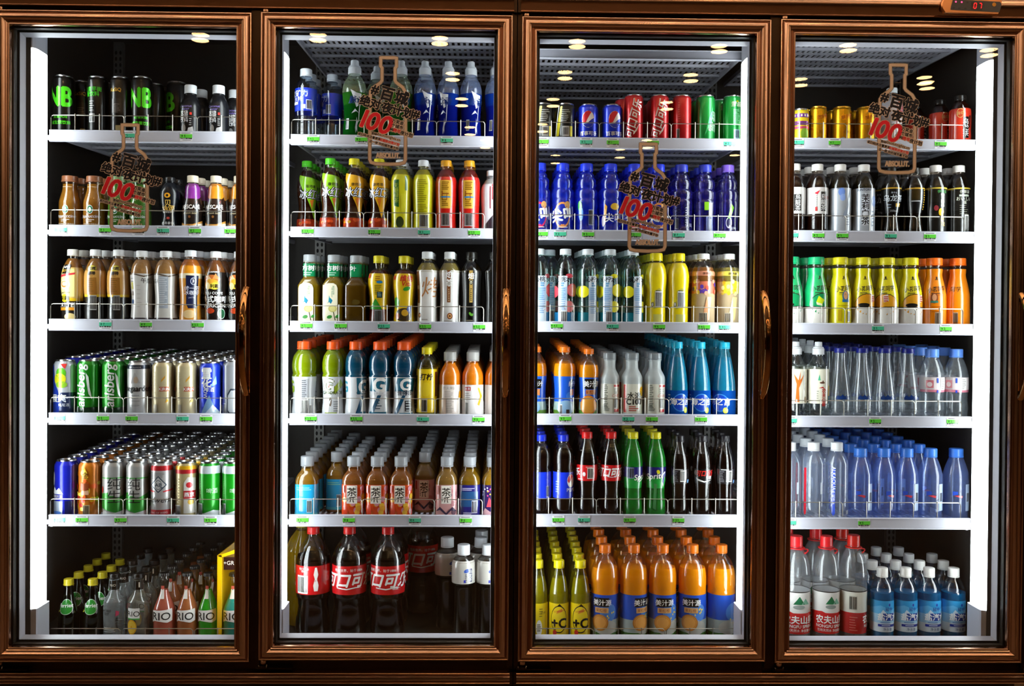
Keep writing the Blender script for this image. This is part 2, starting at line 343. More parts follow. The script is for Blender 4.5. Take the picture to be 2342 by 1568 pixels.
# ------------------------------------------------------------------ builder: one prototype per design, its parts kept as mesh data
DES = {}
def D(key, name, cat, desc, prof, H, W, cap=None, shell=None, liq=None, wrap=None, dec=(), sq=0, neck=None, seg=28):
    DES[key] = dict(key=key, name=name, cat=cat, desc=desc, prof=prof, H=H * PXM, R=W * PXM / 2, cap=cap, shell=shell, liq=liq, wrap=wrap, dec=dec, sq=sq, neck=neck, seg=seg, parts=None)
def build(d):
    if d['parts']: return d['parts']
    P = []; H, R, pk, sq, seg = d['H'], d['R'], d['prof'], d['sq'], d['seg']
    fn = prof_fn(pk); iscan = pk in ('can', 'slim', 'tin')
    SPn = PR[pk] if iscan else smooth_prof(PR[pk])
    Rv = lambda v: fn(v) * R
    if not iscan:
        def Rv(v):
            for (r0, z0), (r1, z1) in zip(SPn, SPn[1:]):
                if v <= z1: return R * (r0 + (r1 - r0) * max(0, v - z0) / max(1e-6, z1 - z0))
            return SPn[-1][0] * R
    body = MB(); body.lathe([(r * R, z * H) for r, z in SPn], d['shell'], seg, sq)
    topz = SPn[-1][1] * H; topr = SPn[-1][0] * R
    if not iscan:                                                  # neck flange
        fz = topz - .004 if d['cap'] and d['cap'][0] != 'crown' else topz - .012
        body.lathe([(topr, fz - .0012), (topr + .0022, fz - .0008), (topr + .0022, fz + .0004), (topr, fz + .0008)], d['shell'], 20, 0, False)
    P.append(('body', body))
    c = d['cap']
    if iscan:
        m = MB(); col = SILVER if not c else metal(c[1], .25)
        m.lathe([(topr, topz - .001), (topr + .0014, topz + .0008), (topr + .0010, H), (topr - .0012, H), (topr - .003, H - .0045), (topr * .75, H - .0035), (.0005, H - .0035)], col, 28, 0, False, True)
        m.box(-.005, .005, -.011, .004, H - .0035, H - .0022, col); P.append(('lid', m))
    elif c:
        m = MB(); st, h = c[0], c[1]; cm = c[2] if len(c) > 2 else plastic(h, .32); r = topr + .002
        if st == 'screw':
            m.lathe([(r + .0006, topz - .002), (r + .0008, topz + .0008), (r, topz + .0012)], cm, 36, 0, False)
            m.lathe([(r + .0005, topz + .0016), (r + .0005, H - .0022), (r - .0002, H - .0008), (r - .0016, H), (.0006, H)], cm, 44, 0, True, True, .00045)
        elif st == 'metal':
            m.lathe([(r + .0002, topz - .001), (r + .001, topz), (r + .001, topz + .002), (r, topz + .003), (r, H - .0015), (r - .001, H), (.0006, H)], cm, 32, 0, True, True)
        elif st == 'crown':
            m.lathe([(r + .0024, topz - .0035), (r + .0022, topz + .001), (r + .0014, H - .0016), (r + .0002, H - .0003), (.0006, H)], cm, 42, 0, True, True, .0008)
        elif st == 'sport':
            h0 = H - topz; m.lathe([(r + .001, topz - .002), (r + .001, topz + h0 * .42), (r - .001, topz + h0 * .46), (r - .002, topz + h0 * .56), (r * .62, topz + h0 * .60)], cm, 40, 0, True, False, .0004)
            m.lathe([(r * .66, topz + h0 * .57), (r * .64, H - .003), (r * .6, H - .0008), (.0006, H)], cm, 24, 0, False, True)
        P.append(('cap', m))
        if len(c) > 3:                                             # carrying ring round the neck
            m2 = MB(); m2.lathe([(topr + .001, topz - .006), (topr + .009, topz - .007), (topr + .0095, topz - .0045), (topr + .001, topz - .0035)], plastic(h, .35), 28, 0, False)
            m2.tube([(topr * math.cos(a) * .9 + topr * .7 + .008, -topr * math.sin(a) * 1.1, topz - .006 - .016 * (1 - math.cos(a)) * .5 - .006) for a in [i * math.pi / 8 - math.pi / 2 for i in range(9)]], .0022, plastic(h, .35))
            P.append(('carry_ring', m2))
    if d['liq']:
        h, a, fill = d['liq']; m = MB()
        ps = [(max(.001, Rv(z) - .0009), z * H) for z in [.012 + i * (fill - .012) / 22 for i in range(23)]]
        m.lathe(ps, liquid(h, a), seg, sq, True, True); P.append(('drink', m))
    if d['wrap'] or d['dec']:
        m = MB(); wr = d['wrap'] or []
        if wr and not isinstance(wr[0], (list, tuple)): wr = [wr]
        for v0, v1, h in wr:
            ml = h if not isinstance(h, int) else ink(h)
            n = max(3, int((v1 - v0) * H / .008)); m.lathe([(Rv(v0 + (v1 - v0) * i / n) + .0004, (v0 + (v1 - v0) * i / n) * H) for i in range(n + 1)], ml, seg, sq, False)
        add_print(m, d['dec'], H, Rv, .0008, sq, foil if iscan else ink)
        P.append(('printed_label', m))
    d['parts'] = [(n, m.mesh(n)) for n, m in P]
    return d['parts']
ORD = ['first', 'second', 'third', 'fourth', 'fifth', 'sixth', 'seventh', 'eighth', 'ninth', 'tenth', 'eleventh', 'twelfth']
DOORS = ['leftmost', 'second', 'third', 'rightmost']
SHELF = ['top shelf', 'second shelf', 'third shelf', 'fourth shelf', 'fifth shelf', 'bottom deck']
def place(key, x, y, z, label, group, yaw=0.0, lite=False, tilt=None):
    d = DES[key]; parts = build(d)
    root = bpy.data.objects.new(d['name'], None); COL.objects.link(root); root.empty_display_size = .02
    root.location = (x, y, z); root.rotation_euler = tilt or (0, 0, yaw)
    root['label'] = label; root['category'] = d['cat']
    if group: root['group'] = group
    for n, me in parts:
        if lite and n in ('printed_label', 'carry_ring') : continue
        o = bpy.data.objects.new(n, me); COL.objects.link(o); o.parent = root
    return root
# ------------------------------------------------------------------ the designs (print: r rect, e ellipse, p polygon, t lettering, b bar code)
def T(s, u, v, sz, c, **o): return ('t', s, u, v, sz, c, o)
def lines(u, v, n, w, c, step=.03, hh=.006):
    'unreadable small print as short bars'
    rr = random.Random(int(v * 991 + u * 77)); return [('r', u - w, u - w + 2 * w * rr.uniform(.6, 1), v - i * step - hh, v - i * step + hh, c) for i in range(n)]
def bar(u, v, wu, hv, bg=0xe8e8e4): return [('r', u - wu * 1.15, u + wu * 1.15, v - hv * 1.15, v + hv * 1.15, bg), ('b', u, v, wu, hv)]
W_, K_ = 0xf2f2f0, 0x101014
CANB = lambda h: foil(h)
# first door, top shelf
D('nb', 'energy_drink_can', 'can', 'black slim can with big green letters', 'slim', 128, 47, ('lid', 0xd0d0d0), CANB(0x0c0a0a), None, None, [T('NB', .0, .62, .47, 0x4fe01e, bold=.035, sx=.72), T('能量风味', .1, .27, .06, 0x4fe01e), T('维生素饮料', .1, .17, .07, 0x4fe01e, bold=.02)])
D('nbback', 'energy_drink_can', 'can', 'black slim can, small green characters', 'slim', 127, 47, None, CANB(0x0c0a0a), None, None, [T('维生素平衡\n能量饮料', -.45, .72, .09, 0x35c020, bold=.02, ls=.95), *lines(-.2, .55, 5, .3, 0x8a8a8a, .04), ('r', -.5, .1, .18, .33, 0xa8a8a6), ('b', -.2, .25, .25, .06)])
D('kasi', 'energy_drink_can', 'can', 'black slim can with small gold word', 'slim', 127, 47, None, CANB(0x0d0a09), None, None, [T('KaSiQ', -.15, .75, .085, 0xd8a838, bold=.02), ('r', -.5, .45, .35, .6, 0x2c2826), *lines(0, .5, 5, .35, 0x7a7470, .035), ('r', -.1, .35, .03, .13, 0xb8a878)])
D('blackcan', 'energy_drink_can', 'can', 'plain black slim can', 'slim', 122, 44, None, CANB(0x0b0a0a))
D('char', 'coffee_bottle', 'bottle', 'small black coffee bottle, white cap', 'gin', 112, 46, ('screw', 0xe4e8ec), plastic(0x15161a, .25), None, None, [T('Coconut\nwater', -.2, .52, .07, 0x8a7ac8, ls=.8), T('炭烧\n咖啡\n饮料', -.35, .34, .09, 0xe0e0e0, bold=.02, ls=.85), ('r', .22, .42, .37, .42, 0xd8302c), *lines(.3, .33, 5, .12, 0xd0d0d0, .04), ('e', -.35, .1, .22, .08, 0x8c8a88), ('p', [(.0, .02), (.6, .02), (.5, .14), (.1, .11)], 0xc8c8c8)])
# first door, second shelf
D('frap', 'coffee_bottle', 'bottle', 'tan milk coffee in glass bottle', 'frap', 114, 47, ('metal', 0x8a5638), clear(0xfff4e8), (0xa07428, 1, .84), None, [('e', 0, .33, .28, .085, 0xf0f0ee), ('e', 0, .33, .25, .075, 0x2f7a52), ('e', 0, .33, .12, .045, 0xe8ece8), T('frappuccino', 0, .19, .085, W_, it=.2), *lines(0, .13, 2, .4, 0xe8dcc8, .03), T('COFFEE DRINK', 0, .04, .05, 0xe8dcc8), T('•••• ••••', 0, .78, .06, 0xe0c8a8)], seg=24)
D('matcha', 'coffee_bottle', 'bottle', 'green milk tea in glass bottle', 'frap', 114, 47, ('metal', 0x6c8a5a), clear(0xf4fff0), (0x4f8030, 1, .84), None, [('e', 0, .33, .28, .085, 0xf0f0ee), ('e', 0, .33, .25, .075, 0x2f7a52), ('e', 0, .33, .12, .045, 0xe8ece8), T('frappuccino', 0, .19, .085, W_, it=.2), *lines(0, .13, 2, .4, 0xd8ecc8, .03)], seg=24)
D('cafe', 'coffee_bottle', 'bottle', 'slim black bottle with gold emblem', 'slimtea', 114, 43, ('screw', 0x14161a), plastic(0x0c1016, .2), None, None, [('e', .05, .62, .3, .05, 0xe0a020), ('e', .05, .62, .12, .025, 0x1a1410), T('贝\n纳颂', .1, .42, .13, 0xd8b050, bold=.02, ls=.85), T('咖啡饮料', 0, .3, .05, 0xe8e0d0), ('e', .1, .18, .2, .025, 0xb03a30), T('经典拿铁', .05, .08, .06, 0xc8c8c8)])
def nes(key, c, desc):
    D(key, 'coffee_bottle', 'bottle', desc, 'nes', 118, 46, ('screw', 0xe6dcc4), clear(0xf4f0ea), (0x8a6038, 1, .8), [(.02, .38, 0x1d120e), (.38, .55, 0x2a1610), (.55, .84, c)],
      [('p', [(-1.5, .62), (-.3, .52), (.6, .5), (1.5, .6), (1.5, .3), (-1.5, .3)], 0x25140f), T('NESCAFÉ', .05, .40, .105, W_, bold=.02, sx=.85), ('p', [(.62, .47), (.8, .52), (.68, .44)], 0xd8281e), T('smooth latte', 0, .27, .05, 0xd8c8a0, it=.2), ('e', 0, .2, .12, .025, 0x8a5a2c), ('p', [(-1.4, .02), (1.4, .02), (1.4, .14), (.3, .06), (-.5, .06), (-1.4, .12)], 0xd89a48), ('p', [(-1.4, .02), (1.4, .02), (1.4, .1), (.3, .035), (-.5, .035), (-1.4, .08)], 0xf0e4d0)])
nes('nesp', 0x8a2a9a, 'black coffee bottle with purple neck'); nes('neso', 0xd88a20, 'black coffee bottle with orange neck')
# first door, third shelf
D('latte', 'coffee_bottle', 'bottle', 'yellow latte bottle with cup picture', 'coffee', 160, 50, ('screw', 0xe8e4d8), clear(0xfff8ee), (0x9a6a2a, 1, .87), [(.02, .27, 0x1c1612), (.27, .31, 0xd8b020), (.31, .74, 0xcfae62)],
  [('p', [(-.8, .33), (.55, .33), (.55, .72), (-.8, .72)], 0xe8d890), ('p', [(-.75, .65), (.1, .65), (.25, .78), (-.55, .78)], 0x15120e), T('CAFFE', -.35, .745, .045, 0xe8e8e0, bold=.02), T('LATTE', -.35, .69, .05, 0xe0a020, bold=.02), ('p', [(-.9, .6), (.55, .64), (.65, .67), (-.9, .635)], 0xc8323a), ('e', -.35, .5, .55, .065, 0xf0e0b0), ('e', -.35, .505, .42, .045, 0xb8702c), ('e', -.35, .51, .28, .03, 0xf0d8a0), T('SUNTORY', -.35, .385, .035, 0x222222), ('e', -.4, .31, .42, .055, 0xd8c020), T('利趣', -.4, .31, .07, 0x201810, bold=.03), T('LATTE', -.3, .215, .085, 0xe8e0d0, bold=.02), ('r', -.95, .55, .14, .18, 0xd88a20), ('e', .15, .05, .5, .05, 0xd8c080)])
D('smooth', 'coffee_bottle', 'bottle', 'tan coffee bottle, yellow oval badge', 'coffee', 160, 50, ('screw', 0xe8e8e6), clear(0xfff8ee), (0x9c7034, 1, .87), [(.02, .33, 0x161412), (.33, .365, 0xd8b428), (.365, .70, 0xb98a44)],
  [('e', 0, .73, .48, .045, 0x9a8a20), ('e', 0, .73, .42, .037, 0xe0cc50), T('利趣', 0, .73, .055, 0x201810, bold=.03), T('醇棒', .02, .66, .055, 0x201810, bold=.03), ('p', [(-.4, .36), (.5, .36), (.45, .6), (-.35, .6)], 0x8a5a20), *lines(.02, .62, 8, .32, 0x6a4a14, .03, .004), *bar(.18, .25, .26, .09, 0x9a9894)])
D('milktea', 'tea_bottle', 'bottle', 'milk tea bottle, silver white sleeve', 'milk', 158, 50, ('screw', 0xf0f0ee), clear(0xfff6ea), (0xb8925e, 1, .87), [(.015, .045, 0x3a3034), (.045, .67, 0xc4c1bc)],
  [('p', [(-1.5, .63), (-.6, .66), (.5, .62), (1.5, .66), (1.5, .68), (.5, .64), (-.6, .68), (-1.5, .65)], 0x5a4a3a), *lines(-.6, .6, 4, .2, 0x7a7878, .04), ('r', -.75, -.5, .45, .55, 0xb8b060), ('r', -.75, -.5, .36, .42, 0x8a8280), ('e', -.62, .27, .14, .035, 0x3a5a8a), T('午后', .75, .57, .08, 0x201c1c), *lines(.1, .5, 6, .25, 0xa8a29c, .06, .004)])
D('tealatte', 'tea_bottle', 'bottle', 'milk tea bottle, silver grey panel', 'milk', 158, 52, ('screw', 0xf0f0ee), clear(0xfff6ea), (0xb8925e, 1, .87), [(.015, .045, 0x3a3034), (.045, .67, 0xc2bfb9)],
  [('p', [(-1.5, .63), (-.6, .66), (.5, .62), (1.5, .66), (1.5, .68), (.5, .64), (-.6, .68), (-1.5, .65)], 0x5a4a3a), ('p', [(-.3, .18), (.5, .18), (.5, .63), (-.3, .63)], 0x9aa2ac), *lines(.1, .61, 16, .36, 0xd8dce0, .026, .004), T('奶茶', -.8, .56, .07, 0x201c1c)])
D('cold', 'coffee_bottle', 'bottle', 'orange bottle with navy panel', 'milk', 160, 50, ('screw', 0xe8ecf0), clear(0xfff6ea), (0xc8781c, 1, .87), [(.02, .67, 0xd8902c), (.67, .78, 0xe09018), (.60, .67, 0xe8d8b0)],
  [('p', [(-.1, .24), (.1, .18), (1.0, .18), (1.05, .64), (-.1, .64)], 0x10183c), ('e', .55, .56, .26, .05, 0xd8dce8), ('e', .55, .56, .21, .042, 0x10183c), ('p', [(.48, .53), (.62, .56), (.5, .6)], 0xe8e8f0), T('统一阳\n冰咖啡', .42, .43, .07, 0xe8e8f0, it=.2, ls=.9), T('LATTE', .4, .33, .03, 0xc8c8d8), ('e', .2, .1, .6, .06, 0xe8c890)])
D('ameri', 'coffee_bottle', 'bottle', 'black coffee bottle with iced coffee picture', 'coffee', 158, 48, ('screw', 0xf0f0f0), clear(0xfff2e8), (0x8a5c30, 1, .87), [(.02, .70, 0x17110e)],
  [T('SUNTORY', .1, .70, .03, W_, bold=.02), ('e', -.1, .6, .8, .06, 0xb8642c), ('p', [(-.7, .58), (-.4, .66), (-.1, .6)], 0xe8c090), ('p', [(0, .6), (.3, .68), (.6, .6)], 0xd88c50), ('e', -.1, .53, .7, .07, 0xe0a030), ('e', -.45, .5, .25, .05, 0xf0d890), ('e', .2, .5, .42, .05, 0xd8c840), T('利趣', .2, .5, .06, 0x201810, bold=.03), T('DELI COFFE', .1, .40, .05, W_, bold=.01), T('美式咖啡', .15, .315, .105, W_, bold=.02), T('AMERICANO', .2, .225, .075, W_, bold=.01), ('e', -.2, .15, .4, .04, 0xb03a18), ('e', .85, .11, .4, .075, 0xd0e8d8), ('e', .85, .11, .35, .065, 0x1f5a38)])
# first door, cans
D('strong', 'cocktail_can', 'can', 'white blue can with green limes', 'can', 126, 48, None, CANB(0xb8bcc4), None, None, [('p', [(-1.55, 0.06), (.0, .06), (-.2, .45), (-.6, .6), (-.7, .9), (-1.55, .9)], 0x1c3aa8), ('p', [(-.1, .06), (1.55, .06), (1.55, .42), (0, .42)], 0x1a2850), ('e', .05, .76, .45, .1, 0x58b41c), ('e', -.05, .66, .55, .1, 0xd8d420), ('e', .1, .56, .5, .06, 0x8cc030), ('p', [(.0, .93), (.6, .93), (.4, .84)], 0xd83a34), T('强爽', -.25, .32, .15, W_, bold=.03), T('8°', .45, .3, .1, 0xc8d4f0), T('鸡尾酒', .3, .2, .06, 0xd8dce8)])
D('dane', 'beer_can', 'can', 'green beer can with upright white script', 'can', 126, 50, None, CANB(0x128012), None, None, [T('Carlsberg', -.25, .48, .235, W_, rot=90, it=.15, bold=.016), ('p', [(.1, .78), (.35, .7), (.45, .5), (.65, .3), (.35, .4), (.2, .6)], 0xe8ece8), ('r', -1.5, 1.5, .06, .16, 0x0c2a10)])
D('hoeg', 'beer_can', 'can', 'silver white beer can with black lettering', 'can', 124, 50, None, CANB(0xc8c8c8), None, None, [('r', -1.57, 1.57, .86, .93, 0x1a2438), T('BIERE BLANCHE', 0, .89, .03, 0xd8dce0), ('p', [(-.4, .6), (0, .8), (.5, .6)], 0xb4b0b0), ('e', .1, .66, .2, .06, 0xc0a890), T('Hoegaarden', .0, .49, .15, 0x15151a, bold=.02, sx=.8), *lines(.1, .38, 3, .4, 0x9a9a9a, .05), T('BELGIUM', 0, .2, .04, 0x8a8a8a)])
D('kirin', 'beer_can', 'can', 'cream gold beer can with red banner', 'can', 124, 48, None, CANB(0xc9bb94), None, None, [('p', [(.0, .46), (.9, .46), (.85, .54), (0, .54)], 0xb84a1c), T('KIRIN', .45, .5, .075, W_, bold=.02), ('p', [(.15, .62), (.5, .7), (.55, .75), (.2, .67)], 0xd89a28), *lines(-.45, .8, 20, .09, 0x5a5040, .026, .006), ('p', [(.5, .25), (.8, .28), (.7, .33)], 0xe0a020), ('r', -1.5, -.9, .47, .54, 0xb84a1c), ('r', -.5, -.2, .08, .22, 0xa8a090)])
D('snow', 'beer_can', 'can', 'bright blue beer can with white characters', 'can', 123, 48, None, CANB(0x1436c4), None, None, [T('雪\n花', -.05, .72, .2, W_, bold=.03, ls=.85), T('SNOW', -.15, .48, .1, W_, rot=-90), T('啤酒', .2, .5, .09, W_, ls=.8), ('p', [(-.6, .06), (.2, .4), (.9, .06)], 0x7aa0c8), ('p', [(-.2, .06), (.5, .22), (1.4, .06)], 0xc0d0dc), ('p', [(.3, .55), (.8, .75), (.9, .6)], 0x5a90e0)])
D('grey', 'beer_can', 'can', 'grey silver beer can', 'can', 127, 48, None, CANB(0x8a8c92), None, None, [('p', [(-.3, .1), (-.1, .05), (1, .05), (1, .5), (0, .5), (-.3, .4)], 0x2a3440), ('p', [(-.22, .12), (-.06, .08), (1, .08), (1, .47), (.05, .47), (-.22, .38)], 0xaeb2b8), *bar(-.7, .15, .18, .08)])
D('brave', 'beer_can', 'can', 'deep blue beer can with white mountain', 'can', 130, 50, None, CANB(0x1420b4), None, None, [('p', [(-1.2, .42), (-.75, .55), (-.5, .48), (-.2, .53), (.15, .42)], 0xe8ecf4), T('勇闯天涯', -.45, .38, .055, W_, bold=.02), ('r', -1.3, .1, .06, .3, 0xa8b4c8), ('e', -.9, .68, .2, .12, 0xd8dcec), ('r', .3, .9, .06, .3, 0x101a5a), ('e', -.5, .1, .5, .03, 0x4a7ad0)])
D('gold', 'beer_can', 'can', 'orange gold beer can with red patches', 'can', 128, 48, None, CANB(0xd07818), None, None, [*[('e', random.uniform(-1.4, 1.4), random.uniform(.12, .9), random.uniform(.1, .3), random.uniform(.03, .07), random.choice((0xc8281c, 0xe8b020, 0xd85a14, 0xf0d040))) for _ in range(34)], ('r', -.4, .3, .5, .62, 0x8a3a14), T('金', 0, .76, .12, 0x4a1a10), ('r', -.3, .3, .42, .49, 0xc89a7a), *bar(.1, .14, .25, .09, 0xc8b080)])
D('chun', 'beer_can', 'can', 'silver green beer can with black characters', 'can', 128, 49, None, CANB(0xaaaaa8), None, None, [('p', [(-1.57, .42), (-.6, .46), (.3, .36), (1.57, .46), (1.57, .16), (.2, .1), (-1.57, .2)], 0x2c8a2c), ('r', -1.4, 1.4, .7, .72, 0x3a9a3a), ('p', [(-.5, .4), (.55, .4), (.55, .7), (-.5, .7)], 0xb4b2ae), T('纯\n生', .0, .5, .24, 0x15181a, ls=.95), ('p', [(-1.3, .06), (1.3, .06), (1.0, .14), (0, .10), (-1, .14)], 0xd8d8d8), ('e', -1.2, .5, .12, .06, 0xc83a34)])
D('bud', 'beer_can', 'can', 'silver beer can, red bands and crest', 'can', 127, 49, None, CANB(0xb8b6b6), None, None, [('r', -1.57, 1.57, .85, .935, 0xb81c24), ('r', -1.57, 1.57, .07, .16, 0xa81c24), *lines(.0, .81, 5, .8, 0x6a6868, .024, .004), ('p', [(-.75, .6), (0, .76), (.75, .6), (0, .46)], 0x3a4a5a), ('p', [(-.62, .6), (0, .735), (.62, .6), (0, .485)], 0xd0d0d0), ('e', 0, .6, .3, .085, 0x3a4a5a), ('e', 0, .6, .26, .075, 0xd4d4d4), T('AB', 0, .6, .09, 0x2a3a4a, bold=.02), ('p', [(-1.5, .5), (-.4, .47), (-.4, .49), (-1.5, .53)], 0xc01c28), ('p', [(1.5, .5), (.4, .47), (.4, .49), (1.5, .53)], 0xc01c28), T('Budweiser', .1, .34, .15, 0x18181c, it=.35), T('KING OF BEERS', 0, .11, .045, 0xe8c8c8)])
D('yan', 'beer_can', 'can', 'gold topped can with red white panel', 'can', 127, 48, None, CANB(0xb8a878), None, None, [('r', -1.57, 1.57, .87, .935, 0xe0a818), ('r', -1.57, 1.57, .8, .87, 0xb8242c), ('p', [(.05, .1), (1.2, .1), (1.2, .72), (.4, .74), (.05, .64)], 0xd8d4cc), ('r', .05, 1.2, .36, .5, 0xb8242c), ('e', .55, .6, .3, .05, 0xb8242c), ('e', .7, .3, .3, .05, 0xc8a040), T('燕京', .55, .43, .09, W_, bold=.02), *lines(-.5, .7, 9, .1, 0x6a5a30, .05, .01), *bar(-.55, .14, .3, .09, 0xb0aca4)])
D('tsing', 'beer_can', 'can', 'bright green beer can with silver top', 'can', 127, 48, None, CANB(0x109018), None, None, [('r', -1.57, 1.57, .80, .935, 0xc4ccd0), ('p', [(-1.57, .06), (1.57, .06), (1.57, .12), (.6, .16), (-.3, .10), (-1.57, .15)], 0xc8d0d0), *lines(-.65, .66, 12, .08, 0x8cd08c, .03, .005), *bar(-.7, .16, .26, .1, 0x9aa8a0), T('啤酒', .5, .5, .1, 0xb8e0b8)])
# first door, bottom deck
D('perrier', 'mineral_water_bottle', 'bottle', 'green glass bottle with yellow cap', 'pear', 134, 46, ('metal', 0xc0b020), mat('green_glass', lambda nt: _clear(nt, lin(0x3c7a3c), 1.6, .05)), (0x164420, .7, .74), None, [('e', .1, .555, .88, .125, 0xc0d8c0), ('e', .1, .555, .82, .117, 0x2c8a30), T('Perrier', .02, .575, .085, W_, bold=.02), ('p', [(-1.5, .44), (-.7, .47), (-.7, .5), (-1.5, .49)], 0xb0b030)], seg=24)
def rio(key, prof, drink, desc, al=.85, lab=True, H=148, W=48):
    D(key, 'cocktail_bottle', 'bottle', desc, prof, H, W, ('crown', 0x1a1614), clear(0xf4f4f0), (drink, al, .74), None,
      ([('p', [(-1.1, .265), (-.6, .30), (0, .29), (.6, .27), (1.1, .295), (1.1, .475), (.5, .465), (-1.1, .45)], 0xece8e4), T('RIO', 0, .37, .16, 0x15120f, sx=1.15, bold=.01), ('p', [(-.55, .62), (.3, .62), (.3, .79), (-.1, .74), (-.55, .79)][::-1], 0xe8e4dc), ('r', -.55, .3, .76, .81, 0xc85a4a), ('e', -.6, .06, .14, .03, 0xe8c0b0)] if lab else []), seg=24)
rio('riop', 'rio', 0xe07864, 'pink red cocktail bottle with black cap'); rio('rioo', 'rio', 0xe08a54, 'orange cocktail bottle with black cap'); rio('riog', 'rio', 0x44d834, 'bright green cocktail bottle with black cap')
rio('rioy', 'rio', 0xa87010, 'dim amber cocktail bottle with black cap', .6); rio('riot', 'rio', 0x44ccc0, 'teal cocktail bottle in yellow carrier')
D('frost', 'cocktail_bottle', 'bottle', 'grey frosted bottle with pink mark', 'rio2', 146, 47, ('metal', 0x191512), frosty(0x8a9090, .45), None, (.76, .9, 0x14120f), [T('RIO微醺', -.35, 0.460, .04, 0x3a3a3a), *lines(-.3, 0.420, 2, .35, 0x4a4a4a, .02), ('p', [(.45, 0.370), (.75, 0.390), (.8, 0.440), (.5, 0.460)], 0xb83a5a), *lines(.6, 0.340, 5, .1, 0x33302e, .035, .012), *lines(-.1, 0.200, 3, .6, 0xb8bab8, .03), T('RIO', .05, .83, .05, 0xd0c8b8)], seg=24)
D('lemonrio', 'cocktail_bottle', 'bottle', 'clear cocktail bottle with lemon label', 'rio2', 146, 47, ('metal', 0x191512), frosty(0x9a9684, .18), None, (.76, .9, 0x14120f), [('r', -.75, .45, 0.340, 0.500, 0xe4e4e0), ('r', -.75, .45, 0.325, 0.345, 0x3a9a38), T('RIO', -.15, 0.415, .115, 0x15120f, sx=1.1), ('e', -.3, 0.210, .5, .115, 0xd8a010), ('e', -.3, 0.210, .42, .095, 0xe8c040), ('e', -.3, 0.210, .08, .02, 0xd8a010), ('r', .35, .6, .8, .88, 0xc8c0b0)], seg=24)
# second door
D('poc', 'sports_drink_bottle', 'bottle', 'clear bottle with broad blue label', 'pocari', 156, 50, ('screw', 0xdfe6ee), clear(0xe6eef4), None, (.37, .70, 0x1434b8), [T('宝矿力', -.55, .62, .1, W_, bold=.015), T('水特', -.6, .54, .08, W_), *lines(.1, .66, 3, .3, 0x6a8ae0, .03), ('r', -1.1, -.55, .46, .5, W_), ('r', -.15, .15, .40, .46, 0xb8c4e8), *bar(.45, .46, .22, .06, 0xc0c8e0)])
def miz(key, c1, c2, c3, desc):
    D(key, 'sports_drink_bottle', 'bottle', desc, 'mizone', 178, 54, ('sport', 0xd8dce2, frosty(0xdfe3e8, .6)), frosty(c3, .16), None, [(.02, .22, liquid(c2, .75)), (.22, .42, liquid(c2, .6)), (.42, .57, liquid(c1, .5))],
      [('p', [(-.2, .6), (.05, .5), (.3, .38), (.5, .4), (.35, .5), (.7, .46), (.75, .55), (.3, .56)], 0xd8dce4), ('p', [(-.15, .3), (.2, .36), (.55, .31), (.3, .33)], 0xc8d0e0), ('p', [(.5, .2), (.62, .44), (.68, .42), (.56, .2)], 0xd4dae6), T('脉动', .35, .47, .1, 0x18306a, bold=.02, it=.25), ('p', [(.2, .12), (.3, .2), (.35, .26), (.42, .2), (.55, .22), (.38, .15), (.4, .06), (.33, .1), (.25, .05)], 0xc0c8d8), *bar(-.55, .17, .14, .06, 0xa0a8b0)])
miz('mizg', 0x2f7a24, 0x0c5a18, 0x9aae84, 'green sports drink with clear nozzle cap'); miz('mizb', 0x1040b0, 0x0a1c8c, 0x8a9cc8, 'blue sports drink with clear nozzle cap')
def tea(key, cap, c1, desc):
    D(key, 'tea_bottle', 'bottle', desc, 'icetea', 160, 48, ('screw', cap), clear(0xf4ece0), (0x38160a, .9, .86), None,
      [('p', [(-1.5, .79), (-.5, .76), (1.5, .72), (1.4, .55), (.75, .3), (.35, .15), (.1, .3), (-.9, .6)][::-1], c1), T('康师傅', 0, .62, .05, 0x1a1a1a, bold=.01), T('冰红茶', .15, .51, .15, 0x15151c, bold=.07, it=.2, sx=.85), T('冰红茶', .15, .51, .15, 0xe8ecf4, bold=.012, it=.2, sx=.85), ('p', [(-.1, .42), (.4, .44), (.2, .3)], 0xd87820), ('r', -1.57, 1.57, .02, .15, 0x9a2a0c), *[('e', random.uniform(-1.3, 1.3), random.uniform(.03, .14), .16, .02, random.choice((0xc8461a, 0xd8a020, 0xd84a20))) for _ in range(14)]])
tea('teag', 0x4cc81e, 0x8ac81c, 'iced tea bottle with lime green label'); tea('teay', 0xdcd020, 0xe0a818, 'iced tea bottle with yellow label')
D('honey', 'tea_bottle', 'bottle', 'yellow tea bottle with dark green strip', 'honey', 158, 49, ('screw', 0xe4e8ec), clear(0xf4f4d8), (0xb8b010, 1, .86), (.03, .78, 0xd0cc1c), [('p', [(-.6, .33), (-.1, .31), (-.1, .70), (-.6, .70)], 0x1c5a1c), T('无\n糖\n绿\n茶', -.35, .51, .075, 0xb8c040, ls=.95), ('r', .5, .75, .55, .76, 0x2c6a20), ('e', 0, .1, .4, .08, 0x2a3a14), ('r', .1, .6, .25, .5, 0xd8d430)])
D('honeyb', 'tea_bottle', 'bottle', 'yellow tea bottle with printed table', 'honey', 158, 49, ('screw', 0xe4e8ec), clear(0xf4f4d8), (0xb8b010, 1, .86), (.03, .78, 0xd0cc1c), [*lines(0, .7, 12, .5, 0x9a9410, .028, .007), *lines(0, .35, 6, .5, 0x9a9410, .024, .006), *bar(.15, .12, .38, .08, 0xb8b8b0)])
